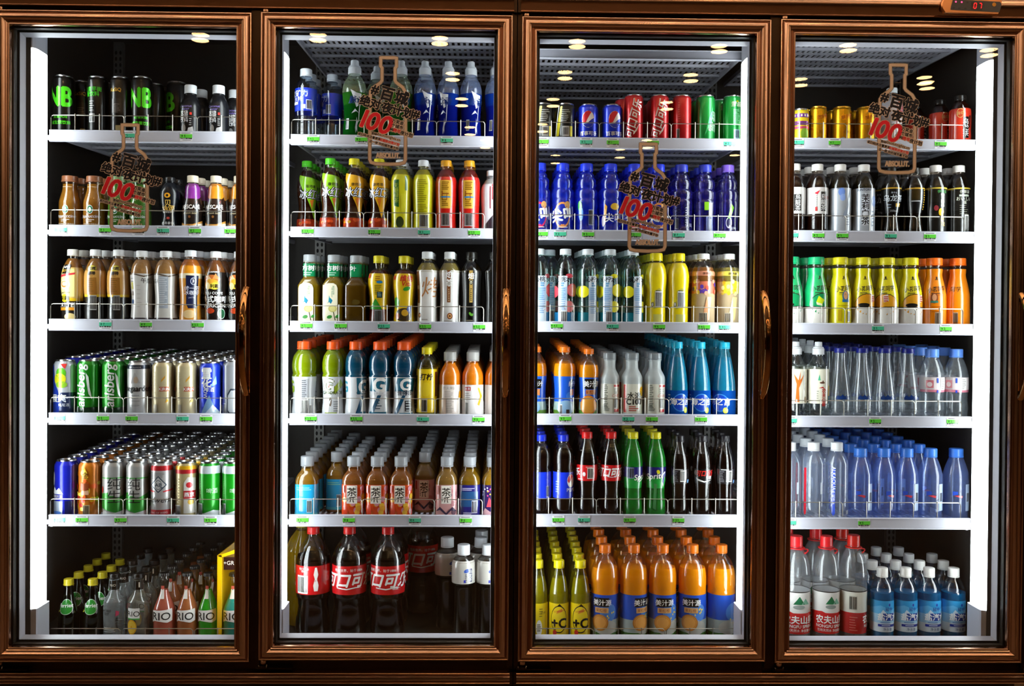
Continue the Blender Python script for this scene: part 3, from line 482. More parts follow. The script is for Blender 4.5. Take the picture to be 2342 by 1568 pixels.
D('redtea', 'tea_bottle', 'bottle', 'red tea bottle with gold plaque', 'honey', 158, 49, ('screw', 0xe0a020), clear(0xf8e8e0), (0x7a2010, 1, .86), (.03, .75, 0xc01c14), [('p', [(-.5, .3), (-.6, .35), (-.5, .66), (-.6, .7), (.6, .7), (.5, .66), (.6, .35), (.5, .3)][::-1], 0xd8a838), *lines(0, .67, 5, .35, 0x8a6010, .025, .008), ('p', [(-.35, .42), (-.25, .42), (-.25, .55), (-.35, .55)], 0x8a4a10), ('r', -.3, .3, .5, .515, 0x8a4a10), ('r', .1, .16, .42, .52, 0x8a4a10), ('e', 0, .46, .5, .012, 0x3a7ab0), *lines(0, .42, 4, .35, 0x8a6010, .026, .007), *bar(0, .14, .36, .08, 0xb8b0b0)])
D('whitetea', 'milk_bottle', 'bottle', 'white bottle with dark red print', 'honey', 136, 49, ('screw', 0xe8f0f4), clear(0xf0f0f0), (0xd8d4d0, 1, .86), (.03, .76, 0xd4d0d6), [('r', -.2, -.1, .35, .72, 0x8a2c30), ('r', 0, .6, .5, .76, 0xa83a44), *lines(.3, .7, 6, .2, 0xe8d8d8, .035), ('p', [(-1, .02), (.8, .02), (.4, .3), (0, .22)], 0x2c2028), ('e', .5, .12, .2, .05, 0x3a8a6a)])
LEAFN = [(.675, .865, 0x0c7a48)]
D('leaf', 'tea_bottle', 'bottle', 'square tea bottle with cream flower label', 'leaf', 153, 50, ('screw', 0xd0d4d8, frosty(0xb4b8bc, .62)), clear(0xf8f4dc), (0x9a8018, .85, .85), LEAFN, [T('东方树叶', -.1, .80, .085, W_, bold=.02), *lines(0, .73, 2, .7, 0xa0d0b8, .03), ('p', [(-.72, .02), (.45, .02), (.45, .5), (.35, .55), (.1, .575), (-.4, .575), (-.62, .55), (-.72, .5)], 0xe6e0c4), T('茉\n莉\n花\n茶', .12, .47, .035, 0x207a60, ls=.95), T('JASMINE TEA', .0, .44, .025, 0x207a60, rot=90), ('p', [(-.4, .27), (-.15, .36), (.05, .32), (-.1, .27), (-.25, .3)], 0x1c7a9a), ('p', [(-.3, .3), (-.25, .4), (-.1, .31)], 0x2090a8), ('e', .05, .2, .36, .05, 0xc8c070), ('e', .05, .2, .25, .035, 0xd8d088), ('p', [(.1, .15), (.16, .15), (.3, .03), (.24, .03)], 0x3a3020), ('e', -.2, .08, .22, .025, 0x3a8a38, .3), ('e', .45, .09, .2, .02, 0x3a8a38, .6)], sq=5, seg=32)
D('leafb', 'tea_bottle', 'bottle', 'square amber tea bottle turned sideways', 'leaf', 152, 49, ('screw', 0xd0d4d8, frosty(0xb4b8bc, .62)), clear(0xf8f0d4), (0x6a5016, .85, .85), LEAFN, [T('树叶', -.8, .80, .085, W_, bold=.02), ('e', .1, .3, .35, .04, 0x4a3a10)], sq=5, seg=32)
D('vita', 'tea_bottle', 'bottle', 'yellow lemon tea bottle with grey panel', 'vita', 152, 49, ('screw', 0xd8cc20), clear(0xf4e8c8), (0x5a2410, 1, .78), [(.02, .2, 0x5a1c10), (.2, .73, 0xdcb818)], [*lines(.1, .68, 3, .3, 0x9a5a10, .03), ('e', .2, .6, .3, .02, 0x207ab0), *lines(.05, .55, 6, .32, 0x8a7a10, .025, .007), ('r', -.05, .5, .37, .46, 0x1c3a3a), *lines(.22, .44, 3, .2, 0x88a8b0, .022, .005), ('p', [(-.9, .2), (.5, .2), (-.2, .36)], 0x2c8a24), ('e', -.9, .69, .16, .035, 0xb83a28), *bar(.1, .1, .35, .08, 0x8a8a8c)])
D('vitab', 'tea_bottle', 'bottle', 'yellow lemon tea bottle with red characters', 'vita', 152, 50, ('screw', 0xd8cc20), clear(0xf4e8c8), (0x5a2410, 1, .78), [(.02, .73, 0xdcb818)], [T('维他', .35, .66, .1, 0xb8281c, bold=.03, it=.2), T('Vita', .35, .58, .1, 0xb8281c, bold=.02, it=.2), ('e', .35, .505, .35, .03, 0x2c8a24, .3), ('e', -.9, .67, .16, .035, 0xb83a28), ('e', -.75, .3, .35, .08, 0x3a9a30), ('e', .1, .12, .9, .1, 0x3a2a10), ('e', .2, .15, .35, .05, 0xc89a28), ('e', .7, .2, .3, .06, 0x2a4a9a), ('e', -.6, .1, .25, .05, 0xa84a1c)])
D('roast', 'tea_bottle', 'bottle', 'white tea bottle with bronze brush character', 'roast', 162, 50, ('screw', 0xe8ecec), clear(0xf4f0e0), (0xa89a5a, .9, .84), (.02, .735, 0xd6d4d0), [T('烤', .5, .5, .3, 0xb07848, it=.1), ('r', -1.2, -.8, .28, .72, 0x7a4a28), T('焙', -1.0, .5, .06, W_), ('e', -.75, .11, .2, .035, 0x6a3a20), ('e', -.75, .11, .12, .02, 0xc08a50), *lines(0, .05, 1, .5, 0x9a948c)])
D('roastb', 'tea_bottle', 'bottle', 'white tea bottle with brown vertical strip', 'roast', 162, 50, ('screw', 0xe8ecec), clear(0xf4f0e0), (0xa89a5a, .9, .84), (.02, .735, 0xd6d4d0), [('r', -.2, .16, .29, .735, 0x7a4a28), T('焙\n茶', 0, .62, .1, W_, bold=.02, ls=1.1), ('e', 0, .55, .2, .04, 0xd8d4cc), T('茶', 0, .55, .06, 0x4a3a2a), *lines(0, .47, 7, .06, 0xd0b890, .026, .006), ('e', .1, .10, .28, .045, 0x7a3a20), ('e', .1, .1, .2, .032, 0xd09a60), ('e', .1, .1, .08, .014, 0x5a2a14), *lines(0, .03, 1, .5, 0x9a948c)])
D('blacktea', 'tea_bottle', 'bottle', 'black tea bottle with gold strip', 'roast', 162, 50, ('screw', 0x14130f), clear(0xd8d4c8), (0x1c1408, 1, .84), (.02, .735, 0x0c0c0c), [('r', -.18, .16, .29, .735, 0xa88a48), T('焙', 0, .66, .09, W_, bold=.02), ('e', 0, .57, .18, .035, 0x1a1a1a), T('茶', 0, .57, .055, 0xd8d0b0), *lines(0, .48, 7, .06, 0x3a3018, .026, .006), ('e', -.05, .13, .12, .03, 0x5a9a30, .6), ('e', .12, .12, .1, .02, 0x5a9a30, -.6), *lines(0, .04, 1, .5, 0x8a8470)])
def gat(key, c, desc, dec, W=54):
    D(key, 'sports_drink_bottle', 'bottle', desc, 'gator', 170, W, ('screw', 0xf05a18), clear(0xeef4ee), (c, 1, .885), (.02, .53, 0xd2d6da), dec)
GT = 0x14607a
gat('gatl', 0xa8b80c, 'lime sports drink, barcode side', [*lines(.2, .48, 8, .3, 0x7a7a80, .03, .009), ('r', -.05, .5, .2, .5, 0xb8bac0), *lines(.2, .48, 10, .22, 0x6c6e74, .027, .007), *bar(.2, .13, .3, .09), T('G', -1.25, .4, .22, 0x8ca820, bold=.04), *bar(.75, .1, .1, .05)], 55)
gat('gatm', 0xa4b40c, 'lime sports drink, white letter side', [('p', [(.1, .36), (.9, .5), (1.3, .42), (.3, .3)], 0x9ab02c), T('G', -.3, .41, .24, 0x5a6a18, bold=.07), T('G', -.3, .41, .24, W_, bold=.03), ('p', [(-.28, .38), (-.15, .46), (-.2, .4)], 0xd8501c), T('GATORADE', .1, .32, .06, 0x4a5a20, bold=.02), ('p', [(-.5, .04), (-.15, .28), (.05, .3), (-.3, .04)], 0xe8ecec), ('e', -.1, .2, .12, .06, 0x6a5a4a), *lines(.5, .2, 5, .3, 0x8a8c90, .03), ('r', -.6, .5, .03, .06, 0x9ab02c)])
gat('gatb', 0x0c6088, 'teal sports drink, logo turned away', [('p', [(.3, .3), (1.3, .3), (1.5, .52), (.2, .52)], GT), T('G', .95, .4, .24, W_, bold=.04), T('GATO', .8, .32, .06, 0x24506a, bold=.02), ('p', [(.05, .02), (.5, .02), (1.0, .28), (.7, .28)], 0x10486a), ('r', .4, 1.2, .02, .07, GT), T('G', -1.15, .4, .2, 0x3a90a8, bold=.03)])
gat('gatc', 0x0c5c88, 'teal sports drink, large logo facing', [('p', [(-1, .34), (1.1, .34), (1.3, .52), (-.7, .52)], GT), T('G', .05, .425, .26, W_, bold=.04), ('p', [(.06, .39), (.28, .47), (.14, .41)], 0xd8501c), T('GATORADE', .0, .315, .07, 0xe8ecf0, bold=.02), ('p', [(-.9, .03), (-.5, .03), (.25, .29), (-.1, .29)], 0x10486a), ('r', -.9, .8, .02, .07, GT), *lines(0, .22, 4, .3, 0x3a4a5a, .035)])
gat('gatd', 0x0a5886, 'teal sports drink, dark notice panel', [('p', [(-.9, .34), (1.1, .34), (1.3, .52), (-.5, .52)], GT), T('G', .25, .43, .22, W_, bold=.04), ('p', [(.26, .40), (.46, .47), (.34, .41)], 0xd8501c), T('佳得乐', .2, .325, .075, 0x183048, bold=.02), ('p', [(-.9, .03), (-.5, .03), (.25, .29), (-.05, .29)], 0x10486a), ('r', .2, .9, .08, .22, 0x20242c), *lines(.55, .2, 4, .28, 0xc8ccd0, .035), ('r', -.3, .9, .02, .06, GT)])
D('lemon', 'tea_bottle', 'bottle', 'yellow lemon tea bottle with yellow cap', 'lemon', 158, 49, ('screw', 0xe8d81c), clear(0xf4f4d0), (0xb8b020, .5, .7), (.07, .69, 0xd8b814), [T('打柠', .05, .58, .1, 0x15120c, bold=.02, it=.15), ('e', 0, .4, .5, .1, 0xe0c428), *bar(-.15, .17, .25, .08, 0xb8b09a), ('r', -1.3, -.95, .12, .6, 0x2c3a14), ('r', .95, 1.3, .3, .65, 0x5a2a10)])
D('orange', 'juice_bottle', 'bottle', 'orange juice bottle with white text label', 'juice', 148, 51, ('screw', 0xd8d8dc, frosty(0xb8b6b2, .62)), clear(0xfff4e8), (0xf59a20, 1, .83), (.02, .5, 0xdcd0c8), [T('农夫果园', 0, .45, .055, 0x9a948e), *lines(0, .4, 13, .45, 0x9c9690, .026, .004), ('p', [(.9, .3), (1.4, .3), (1.4, .42), (1.0, .4)], 0xe09a20), ('r', -1, -.3, .02, .3, 0xd0b8a8)])
D('orangeb', 'juice_bottle', 'bottle', 'orange juice bottle with yellow arrow label', 'juice', 148, 51, ('screw', 0xd8d8dc, frosty(0xb8b6b2, .62)), clear(0xfff4e8), (0xf59a20, 1, .83), (.02, .5, 0xdedad8), [('r', -.72, -.15, .41, .47, 0xb82c30), T('水果', -.45, .44, .045, W_), *lines(-.4, .37, 4, .3, 0x8a8480, .03, .004), ('p', [(.45, .46), (.65, .46), (1.0, .33), (.65, .18), (.45, .2), (.75, .33)][::-1], 0xe0a020), *bar(-.5, .14, .13, .09)])
def pi_(key, base, drink, desc, dec, fill=.8):
    D(key, 'tea_bottle', 'bottle', desc, 'teapi', 138, 52, ('screw', 0xc8ccd2, frosty(0xb4b8be, .62)), clear(0xfaf2e4), (drink, .8, fill), (.045, .555, base), dec, sq=3.2, seg=32)
def flowers(cs, n, s): 
    r = random.Random(s); return [('e', r.uniform(-1.2, 1.2), r.uniform(.08, .5), .2, .045, r.choice(cs)) for _ in range(n)]
PIP = [('p', [(-.42, .25), (.42, .25), (.42, .545), (-.42, .545)], 0xece6dc), T('茶', 0, .44, .15, 0x15110f, bold=.012), ('p', [(-.26, .335), (.28, .35), (.28, .365), (-.2, .352), (-.27, .33)], 0x15110f), ('p', [(-.12, .35), (-.07, .35), (-.1, .28), (-.17, .265)], 0x15110f), ('p', [(.08, .355), (.14, .358), (.13, .29), (.2, .275), (.1, .268), (.07, .29)], 0x15110f), *lines(-.33, .42, 5, .03, 0x3a3430, .03, .009), *lines(.33, .52, 6, .03, 0x3a3430, .03, .009)]
pi_('pib', 0x1a9ad0, 0xa8801c, 'tea bottle with sky blue label', [*lines(.1, .5, 2, .8, 0x80c8b0, .03), *bar(.35, .2, .18, .09, 0xa8c0c8), ('r', -1.1, 1.1, .05, .09, 0x40b0c0), ('r', -1.2, -1.05, .1, .5, 0xd0c820)])
pi_('pio', 0xd84a14, 0xa86c30, 'tea bottle with orange flowered label', [*flowers((0xe8b83a, 0xd88a9a, 0xe0a030, 0xc83a14), 22, 3), *PIP, ('r', -.72, -.6, .42, .54, 0xb8241c)])
pi_('pip', 0xd09a9a, 0xb09050, 'tea bottle with pale pink label', [*flowers((0xb87a80, 0xdcb0b0, 0x6a4a5a), 9, 5), *PIP, ('r', -.75, -.6, .4, .54, 0xa8342c), ('p', [(-.9, .12), (-.5, .2), (0, .1), (.5, .2), (.9, .12), (.4, .14), (0, .06), (-.5, .15)], 0x3a2a4a)])
pi_('pin', 0x1c1a6a, 0x9a7a14, 'tea bottle with navy blue label', [*lines(0, .5, 2, .6, 0xc0bcd8, .025, .006), ('r', -.75, .75, .2, .45, 0x1c4a7a), *bar(.45, .2, .2, .09, 0xc0c0d0), *lines(0, .1, 2, .5, 0xc0bcd8, .025, .006)])
pi_('piv', 0x2c1a5a, 0xb8941c, 'tea bottle with purple dancer label', [*[('e', random.uniform(-1, .3), random.uniform(.38, .52), .06, .014, random.choice((0xd84a8a, 0xe8c040, 0xd8d0e8))) for _ in range(14)], ('p', [(-.5, .2), (-.3, .36), (-.1, .3), (.1, .38), (-.1, .2)], 0xd84a5a), ('p', [(-1, .05), (-.6, .18), (-.2, .12), (.2, .18), (.4, .05)], 0xd8a8b0)])
COLA = (0x140705, 1, .76)
def cola2(key, dec, desc):
    f = lambda v: .41 + (v - .465) * 1.29
    dd = []
    for q in dec:
        q = list(q)
        if q[0] == 't': q[3] = f(q[3]); q[4] *= 1.15
        elif q[0] == 'r': q[3], q[4] = f(q[3]), f(q[4])
        elif q[0] in 'eb': q[2] = f(q[2]); q[4] *= 1.25
        elif q[0] == 'p': q[1] = [(u, f(v)) for u, v in q[1]]
        dd.append(tuple(q))
    D(key, 'soda_bottle', 'bottle', desc, 'coke2', 250, 79, ('screw', 0xd01c1c), clear(0xeee8e4), (0x140705, 1, .74), (.41, .668, 0xc4141a), dd, seg=36)
C2 = [T('畅爽世界，始于1886', .1, .635, .026, W_), T('可口可乐', .28, .565, .12, W_, bold=.03, it=.3), ('p', [(-.6, .515), (.0, .508), (.5, .518), (.9, .508), (.5, .51), (0, .5), (-.6, .508)], W_)]
D('yellow2', 'soda_bottle', 'bottle', 'large dim yellow soda bottle', 'coke2', 246, 74, ('screw', 0xc8b818), clear(0xf4f0c0), (0xc8a808, .8, .9), None, [], seg=32)
cola2('cola2a', [T('可口可乐\n中国', -.35, .635, .022, W_, ls=.9), *bar(-.45, .535, .3, .055), ('p', [(.25, .49), (.2, .53), (.29, .575), (.22, .605), (.3, .655), (.4, .655), (.48, .605), (.41, .575), (.5, .53), (.45, .49)], 0xe8e4e0), T('Coca-Cola', .36, .565, .025, 0xc4141a, it=.3), T('2L', -1.15, .53, .03, W_)], 'large cola bottle, red label with barcode')
cola2('cola2b', C2, 'large cola bottle, red label, white script'); cola2('cola2c', [(k[:2] + (k[2] - .35,) + k[3:]) if k[0] == 't' else k for k in C2] + [T('碳酸', .55, .51, .028, W_), ('e', 1.05, .56, .12, .025, 0x8a1014)], 'large cola bottle, red label, complete script')
D('still', 'soda_water_bottle', 'bottle', 'tall dark bottle with silver label', 'still', 212, 58, ('screw', 0xe6eaee), clear(0xdcdcd8), (0x100a06, .92, .8), (.60, .84, 0xbab6ae), [('r', .45, .8, .62, .76, 0x1c2450), T('乌\n龙\n茶', .62, .69, .045, W_, ls=.95), ('e', .3, .74, .25, .02, 0x3050a0, .3), *lines(.25, .7, 5, .08, 0x5a5a6a, .02, .006), ('r', .05, .2, .615, .645, 0x3038a0)])
# third door
D('tiger', 'energy_drink_can', 'can', 'short black yellow striped can', 'can', 82, 44, None, CANB(0x15140f), None, None, [*lines(.1, .8, 7, .5, 0xb8b8b0, .05, .008), ('p', [(-1.5, .1), (-.6, .1), (-.4, .5), (-.2, .9), (-.4, .9), (-.7, .5)], 0xc8b820), ('p', [(-1.2, .1), (-1.0, .1), (-.55, .9), (-.62, .9)], W_), ('r', -.2, .5, .08, .36, 0xb8b8b4), ('b', .15, .22, .28, .1), ('r', .55, .85, .08, .36, 0xc0b010)])
D('pepc', 'soda_can', 'can', 'bright blue can with red white globe', 'can', 81, 46, None, CANB(0x1430c8), None, None, [('e', -.1, .56, .62, .235, W_), ('p', [(-.69, .56), (-.6, .68), (-.35, .77), (-.05, .795), (.22, .76), (-.1, .6), (-.3, .48), (-.66, .46)], 0xc8202c), ('p', [(-.62, .44), (-.2, .44), (.2, .55), (.5, .6), (.49, .5), (.35, .4), (.1, .335), (-.25, .335), (-.5, .39)], 0x1430b0), T('百事可乐', -.05, .17, .13, W_, bold=.015)])
D('cocc', 'soda_can', 'can', 'tall red can with white upright script', 'slim', 104, 43, None, CANB(0xc0151c), None, None, [T('可口可乐', -.15, .48, .25, W_, rot=74, bold=.016, it=.2, sx=.85), ('p', [(-.2, .1), (.2, .2), (.5, .36), (.3, .3), (0, .2)], 0xe8e4e4)])
D('cocr', 'soda_can', 'can', 'tall plain red can', 'slim', 104, 43, None, CANB(0xbc141a), None, None, [*lines(-.45, .82, 9, .14, 0xe07a78, .05, .006), *bar(-.55, .14, .14, .1, 0xc0b0b0)])
D('spr', 'soda_can', 'can', 'tall green can with pale lettering', 'slim', 104, 43, None, CANB(0x12963c), None, None, [T('雪碧', .75, .42, .24, 0xd0f0d8, rot=75), ('p', [(-.3, .1), (.2, .5), (.7, .8), (.5, .4)], 0x40c870)])
D('sprb', 'soda_can', 'can', 'tall green can with text column', 'slim', 104, 43, None, CANB(0x12963c), None, None, [T('雪碧', .2, .8, .12, 0xe8f0d0, it=.2), *lines(.2, .68, 12, .35, 0x88d8a0, .03, .008), ('r', -.1, .5, .05, .25, 0x9ac0d0), ('b', .2, .15, .25, .08), ('e', .25, .86, .12, .02, 0xc8c820)])
def hive(key, cap, sh, dec, desc):
    D(key, 'sports_drink_bottle', 'bottle', desc, 'hive', 155, 51, ('screw', cap), sh, None, (.02, .43, liquid(0x14206a, .25)) if 0 else None, dec)
BLUEC = frosty(0x2440e0, .17, (.30, .42, .95)); PURC = frosty(0x2c2890, .13, (.34, .30, .72))
SCR = lambda c1: [('e', -.1, .23, .78, .19, c1), ('e', -.1, .23, .66, .16, 0x1c2c9a), ('e', .35, .38, .25, .05, 0xd8a060), T('尖叫', -.1, .24, .2, W_, bold=.04, rot=8), ('r', -.5, .4, .05, .06, W_)]
hive('hivea', 0x1c3ae0, BLUEC, SCR(0xc8285a), 'blue bottle with round pink-rimmed logo'); hive('hiveb', 0x1c3ae0, BLUEC, SCR(0xd88a4a), 'blue bottle with round orange-rimmed logo')
hive('hivec', 0x1c3ae0, BLUEC, [('e', -.7, .36, .2, .08, 0x3ab03a), ('e', -.6, .25, .25, .1, 0x3a7ac0), *bar(.35, .2, .2, .1, 0x8a98b8)], 'blue bottle with barcode and green leaf'); hive('hived', 0x1c3ae0, BLUEC, [('e', .3, .36, .4, .05, 0xd8b030), ('p', [(-.9, .1), (-.6, .4), (-.4, .36), (-.6, .1)], 0xe0a028), T('尖叫', .2, .2, .14, W_, bold=.02), ('e', -.8, .15, .2, .08, 0xe8e0e8)], 'blue bottle with golden splash')
hive('hivep', 0x2a3ab8, PURC, [*lines(.3, .35, 7, .1, 0xb0b0b8, .035, .006), T('尖叫', .6, .1, .07, 0xb8b8c8), *bar(-.6, .12, .16, .07, 0x6a6a88)], 'dark clear bottle with navy cap'); hive('hiveq', 0x2a3ab8, PURC, [('r', -.25, .15, .32, .44, 0x78b020), ('r', .15, .6, .2, .43, 0x5a586a), *bar(.25, .12, .28, .1, 0x8a98d8)], 'dark purple bottle with green tab'); hive('hiver', 0x7a5ac8, PURC, [('p', [(-.2, .2), (.1, .42), (.35, .36), (.0, .18)], 0x6ac020), ('e', -.1, .14, .28, .08, 0xc8c8d8), ('e', -.1, .14, .23, .065, 0x28264a), T('尖叫', .3, .06, .05, 0xd0d0e0)], 'dark purple bottle with green lizard shape')
def dew(key, c1, c2, bg, txt, desc, tu):
    D(key, 'juice_water_bottle', 'bottle', desc, 'dew', 168, 49, ('screw', 0xeaf0f2), clear(0xe8f4f2), None, None,
      [('p', [(-1.55, .02), (1.55, .02), (1.55, .63), (-1.55, .63)], 0), ('r', -1.57, 1.57, .02, .14, bg)][1:] + [('e', tu + .95, .44, .6, .088, c1), ('e', tu + .95, .44, .5, .074, c2), ('e', tu - .95, .42, .55, .08, c1), ('e', tu + .6, .22, .5, .075, c2), ('e', tu + .6, .63, .35, .03, c1), ('r', tu - .45, tu + .4, .02, .63, 0xd4e0ea), T(txt, tu, .585, .08, 0x1c2430, bold=.012), *lines(tu, .53, 2, .2, 0x6a9ac0, .03, .012), ('r', tu - .4, tu + .35, .3, .48, 0xa8c4e0), *lines(tu, .46, 14, .3, 0x6a98cc, .025, .004)])
    if tu < 0: DES[key]['dec'] += bar(tu + .1, .08, .22, .07)
PK = (0xd84a58, 0xe07878, 0x1c6a9a); LM = (0xe0d81c, 0xe8e040, 0x106a7a)
dew('peach', *PK, '沁桃水', 'clear bottle with pink peaches', -.3); dew('peachb', *PK, '沁桃水', 'clear bottle with pink peach stripe', .3); dew('lima', *LM, '沁柠水', 'clear bottle with lemons, wide strip', .45); dew('limb', *LM, '沁柠水', 'clear bottle with lemons, barcode strip', -.3); dew('limc', *LM, '沁柠水', 'clear bottle with lemons, narrow strip', .4)
D('ysoda', 'soda_bottle', 'bottle', 'bright yellow bottle with yellow cap', 'soda', 160, 50, ('screw', 0xf0dc10), clear(0xf8f4c0), (0xe0c408, 1, .84), (.02, .86, 0xe8d010), [('p', [(-.4, .2), (.6, .25), (.5, .46), (.2, .5), (-.3, .46)], 0xb8b048), ('r', -.4, .6, .02, .13, 0xc8c468), *lines(.15, .46, 1, .3, 0x3a3a30), *bar(.15, .34, .32, .1), ('e', -.5, .27, .14, .035, 0x4a4a40), ('e', -.5, .27, .1, .025, 0xc8c8c0), ('e', -.5, .33, .2, .03, 0xe8d828)])
def rin(key, c, c2, body, desc):
    D(key, 'juice_water_bottle', 'bottle', desc, 'dew', 160, 52, ('screw', 0xf0f0ee), clear(0xfaf4e4), (body, .55, .8), [(.02, .43, liquid(0xe0c8a0, .9)), (.43, .6, c), (.68, .745, c2)], [*[('e', random.uniform(-1.4, 1.4), random.uniform(.42, .62), .15, .03, random.choice((0xd84a34, 0xe8a080, 0x5a3a9a, 0xe8c020) if key == 'rinp' else (0xe8d030, 0xe0b820, 0xf0e890))) for _ in range(20)], T('康师傅', .1, .71, .04, 0x2a1a10, bold=.01), ('p', [(-.3, .05), (.1, .38), (.5, .38), (.3, .05)], 0xd8986a if key == 'rinp' else 0xe8cc88), *bar(-.2, .09, .3, .06, 0xc8b8a0), T('冰糖雪梨', -1, .62, .05, 0x8a4a20)])
rin('rinp', 0xc86a50, 0xd88a6a, 0xc88a50, 'amber bottle with flowered orange band'); rin('riny', 0xd8c850, 0xe0cc50, 0xc8c070, 'pale yellow bottle with yellow band')
MMB = [(.02, .10, 0x5a8a30), (.10, .22, 0x9ab0a8), (.22, .58, 0x1c58c8)]
def mm(key, H, W, pr, dec, desc, wr, drink=0xffb418, name='juice_bottle', fill=.76):
    D(key, name, 'bottle', desc, pr, H, W, ('screw', 0xf07814), clear(0xfff4e4), (drink, 1, fill), wr, dec, seg=32)
mm('mma', 159, 50, 'mm', [('e', .1, .14, .9, .1, 0x8ab0d0), ('e', .5, .3, .4, .06, 0x3a78d8), ('r', .5, 1.1, .41, .54, 0x14120c), T('美汁', .8, .475, .075, W_, bold=.015), ('r', .5, 1.0, .31, .4, 0xc8804a), *bar(-.4, .09, .12, .08), ('r', .1, .4, .05, .11, 0x3a2a1c)], 'orange juice bottle, blue label with barcode', MMB)
mm('mmb', 155, 50, 'mm', [('r', -.5, .9, .41, .56, 0x14120c), T('美汁源', .3, .485, .095, W_, bold=.015), ('r', -.35, .65, .33, .40, 0xd89a60), T('果粒橙', .2, .365, .065, 0x8a3a14, bold=.015), ('e', -.1, .18, .9, .14, 0xd87a1c), ('e', -.1, .18, .8, .12, 0xe09a3a), ('r', -1.1, 1.1, .02, .05, 0x4a8a30)], 'orange juice bottle, label with orange slice', MMB)
M2 = [(.02, .08, 0x3a6a24), (.08, .22, 0x9aa8a8), (.22, .485, 0x1a4cb8)]
def mm2(key, tu, desc, sl=True):
    dec = [('e', tu + .5, .3, .6, .1, 0x4a80d0), ('e', tu + .3, .14, .9, .08, 0xb0b0a8), *[('e', tu + .6 + random.uniform(-.4, .4), random.uniform(.18, .36), .05, .01, 0xe0c850) for _ in range(10)]]
    if sl: dec += [('e', tu - .1, .19, .60, .088, 0xb8782c), ('e', tu - .1, .19, .52, .076, 0xd8984a), ('e', tu - .1, .19, .47, .069, 0xc8842c), ('e', tu - .1, .19, .43, .063, 0xe0a050), ('r', tu - .55, tu + .55, .36, .455, 0x14120c), T('美汁源', tu + .05, .405, .068, W_, bold=.012), ('r', tu - .45, tu + .5, .295, .35, 0xd8a868), T('果粒橙', tu, .322, .04, 0x8a3a14)]
    mm(key, 212, 64, 'mm2', dec, desc, M2, 0xffb014)
mm2('mm2a', -.35, 'large orange juice, plaque left'); mm2('mm2b', .5, 'large orange juice, plaque right'); mm2('mm2c', -.05, 'large orange juice, slice facing front'); mm2('mm2d', -.3, 'large orange juice, plaque beside pulp'); mm2('mm2e', .2, 'large orange juice bottle, plain blue label', False)
def cv(key, dec, desc):
    D(key, 'juice_bottle', 'bottle', desc, 'cvit', 146, 50, ('screw', 0xc8d0d4, frosty(0xa8b0b4, .5)), frosty(0xd4dcdc, .62), None, (.06, .52, 0xd8d8c8), dec)
CB = [*lines(-.45, .5, 14, .2, 0x6a6c60, .028, .007), ('r', .3, 1.0, .475, .505, 0xb82c2c), *lines(.55, .44, 3, .25, 0x8a8a80, .03, .006), T('C100', .5, .34, .06, 0xb84a3a, it=.3), *bar(.5, .22, .16, .07, 0xc8c8bc), ('r', .35, .85, .085, .13, 0xb82c2c), *lines(-.4, .2, 5, .3, 0x7a7c70, .022, .007)]
cv('cva', CB, 'cloudy white bottle with dense text label'); cv('cvb', [('r', -.95, -.65, .08, .51, 0xb8281c), T('水溶', .1, .34, .115, 0x15140f, bold=.012), T('C100', .1, .245, .12, 0x15140f, bold=.04), ('e', .95, .42, .3, .06, 0xe0a818), ('e', .95, .38, .2, .05, 0xe8c040), *lines(.1, .17, 3, .5, 0xb84a3a, .03, .007)], 'cloudy white bottle with large black lettering')
def sea(key, tu, desc):
    D(key, 'juice_bottle', 'bottle', desc, 'sea', 172, 52, ('screw', 0x18a8c8), frosty(0x30c0dc, .14, (.45, .88, .97)), (0x0c8cb8, .5, .8), [(.015, .36, liquid(0x1458b8, .8))], [('e', tu, .2, .78, .118, 0x3a8ad8), ('e', tu, .2, .70, .106, 0x1440b0), T('海之言', tu, .215, .1, W_, bold=.02, it=.15), ('e', tu + .5, .1, .22, .04, 0xd0d040), ('e', tu + .5, .1, .14, .025, 0xe0e070), *lines(tu, .03, 1, .5, 0xa0d8b0), *lines(tu - 1.1, .3, 3, .12, 0x9ac8e8, .04)])
sea('seaa', .2, 'teal cone bottle with blue round logo'); sea('seab', .0, 'teal cone bottle, logo facing front'); sea('seac', -.6, 'teal cone bottle, logo turned away')
def c5(key, pr, H, W, cap, wr, dec, desc, drink=COLA, sh=None, name='soda_bottle'):
    D(key, name, 'bottle', desc, pr, H, W, ('screw', cap), sh or clear(0xe8e4e2), drink, wr, dec)
c5('pepa', 'pepsi', 187, 49, 0x1430d0, (.24, .555, 0x1434d4), [('e', -.8, .44, .3, .07, W_), ('e', -.85, .45, .24, .05, 0xc8202c), *bar(.7, .32, .2, .06, 0x8aa0e0), T('事', -.7, .3, .06, W_)], 'cola bottle with blue label and barcode', (0x140705, 1, .82))
c5('pepb', 'pepsi', 187, 49, 0x1430d0, (.24, .555, 0x1434d4), [('e', .7, .45, .4, .08, W_), ('p', [(.33, .45), (.42, .5), (.7, .53), (.95, .5), (.7, .46), (.5, .42)], 0xc8202c), T('PEPSI', .75, .34, .06, W_), *lines(-.6, .44, 5, .2, 0x7a98f0, .03)], 'cola bottle with blue label and globe', (0x140705, 1, .82))
c5('coka', 'coke', 194, 49, 0xd81c1c, (.435, .62, 0xc8161c), [T('可口可乐', .1, .595, .02, W_), *bar(.25, .525, .26, .055), ('e', -.35, .515, .14, .025, 0xe8e0e0), T('乐', -1.1, .54, .09, W_, bold=.03), *lines(-.6, .455, 1, .4, 0xf0c0c0)], 'cola bottle with red label and barcode')
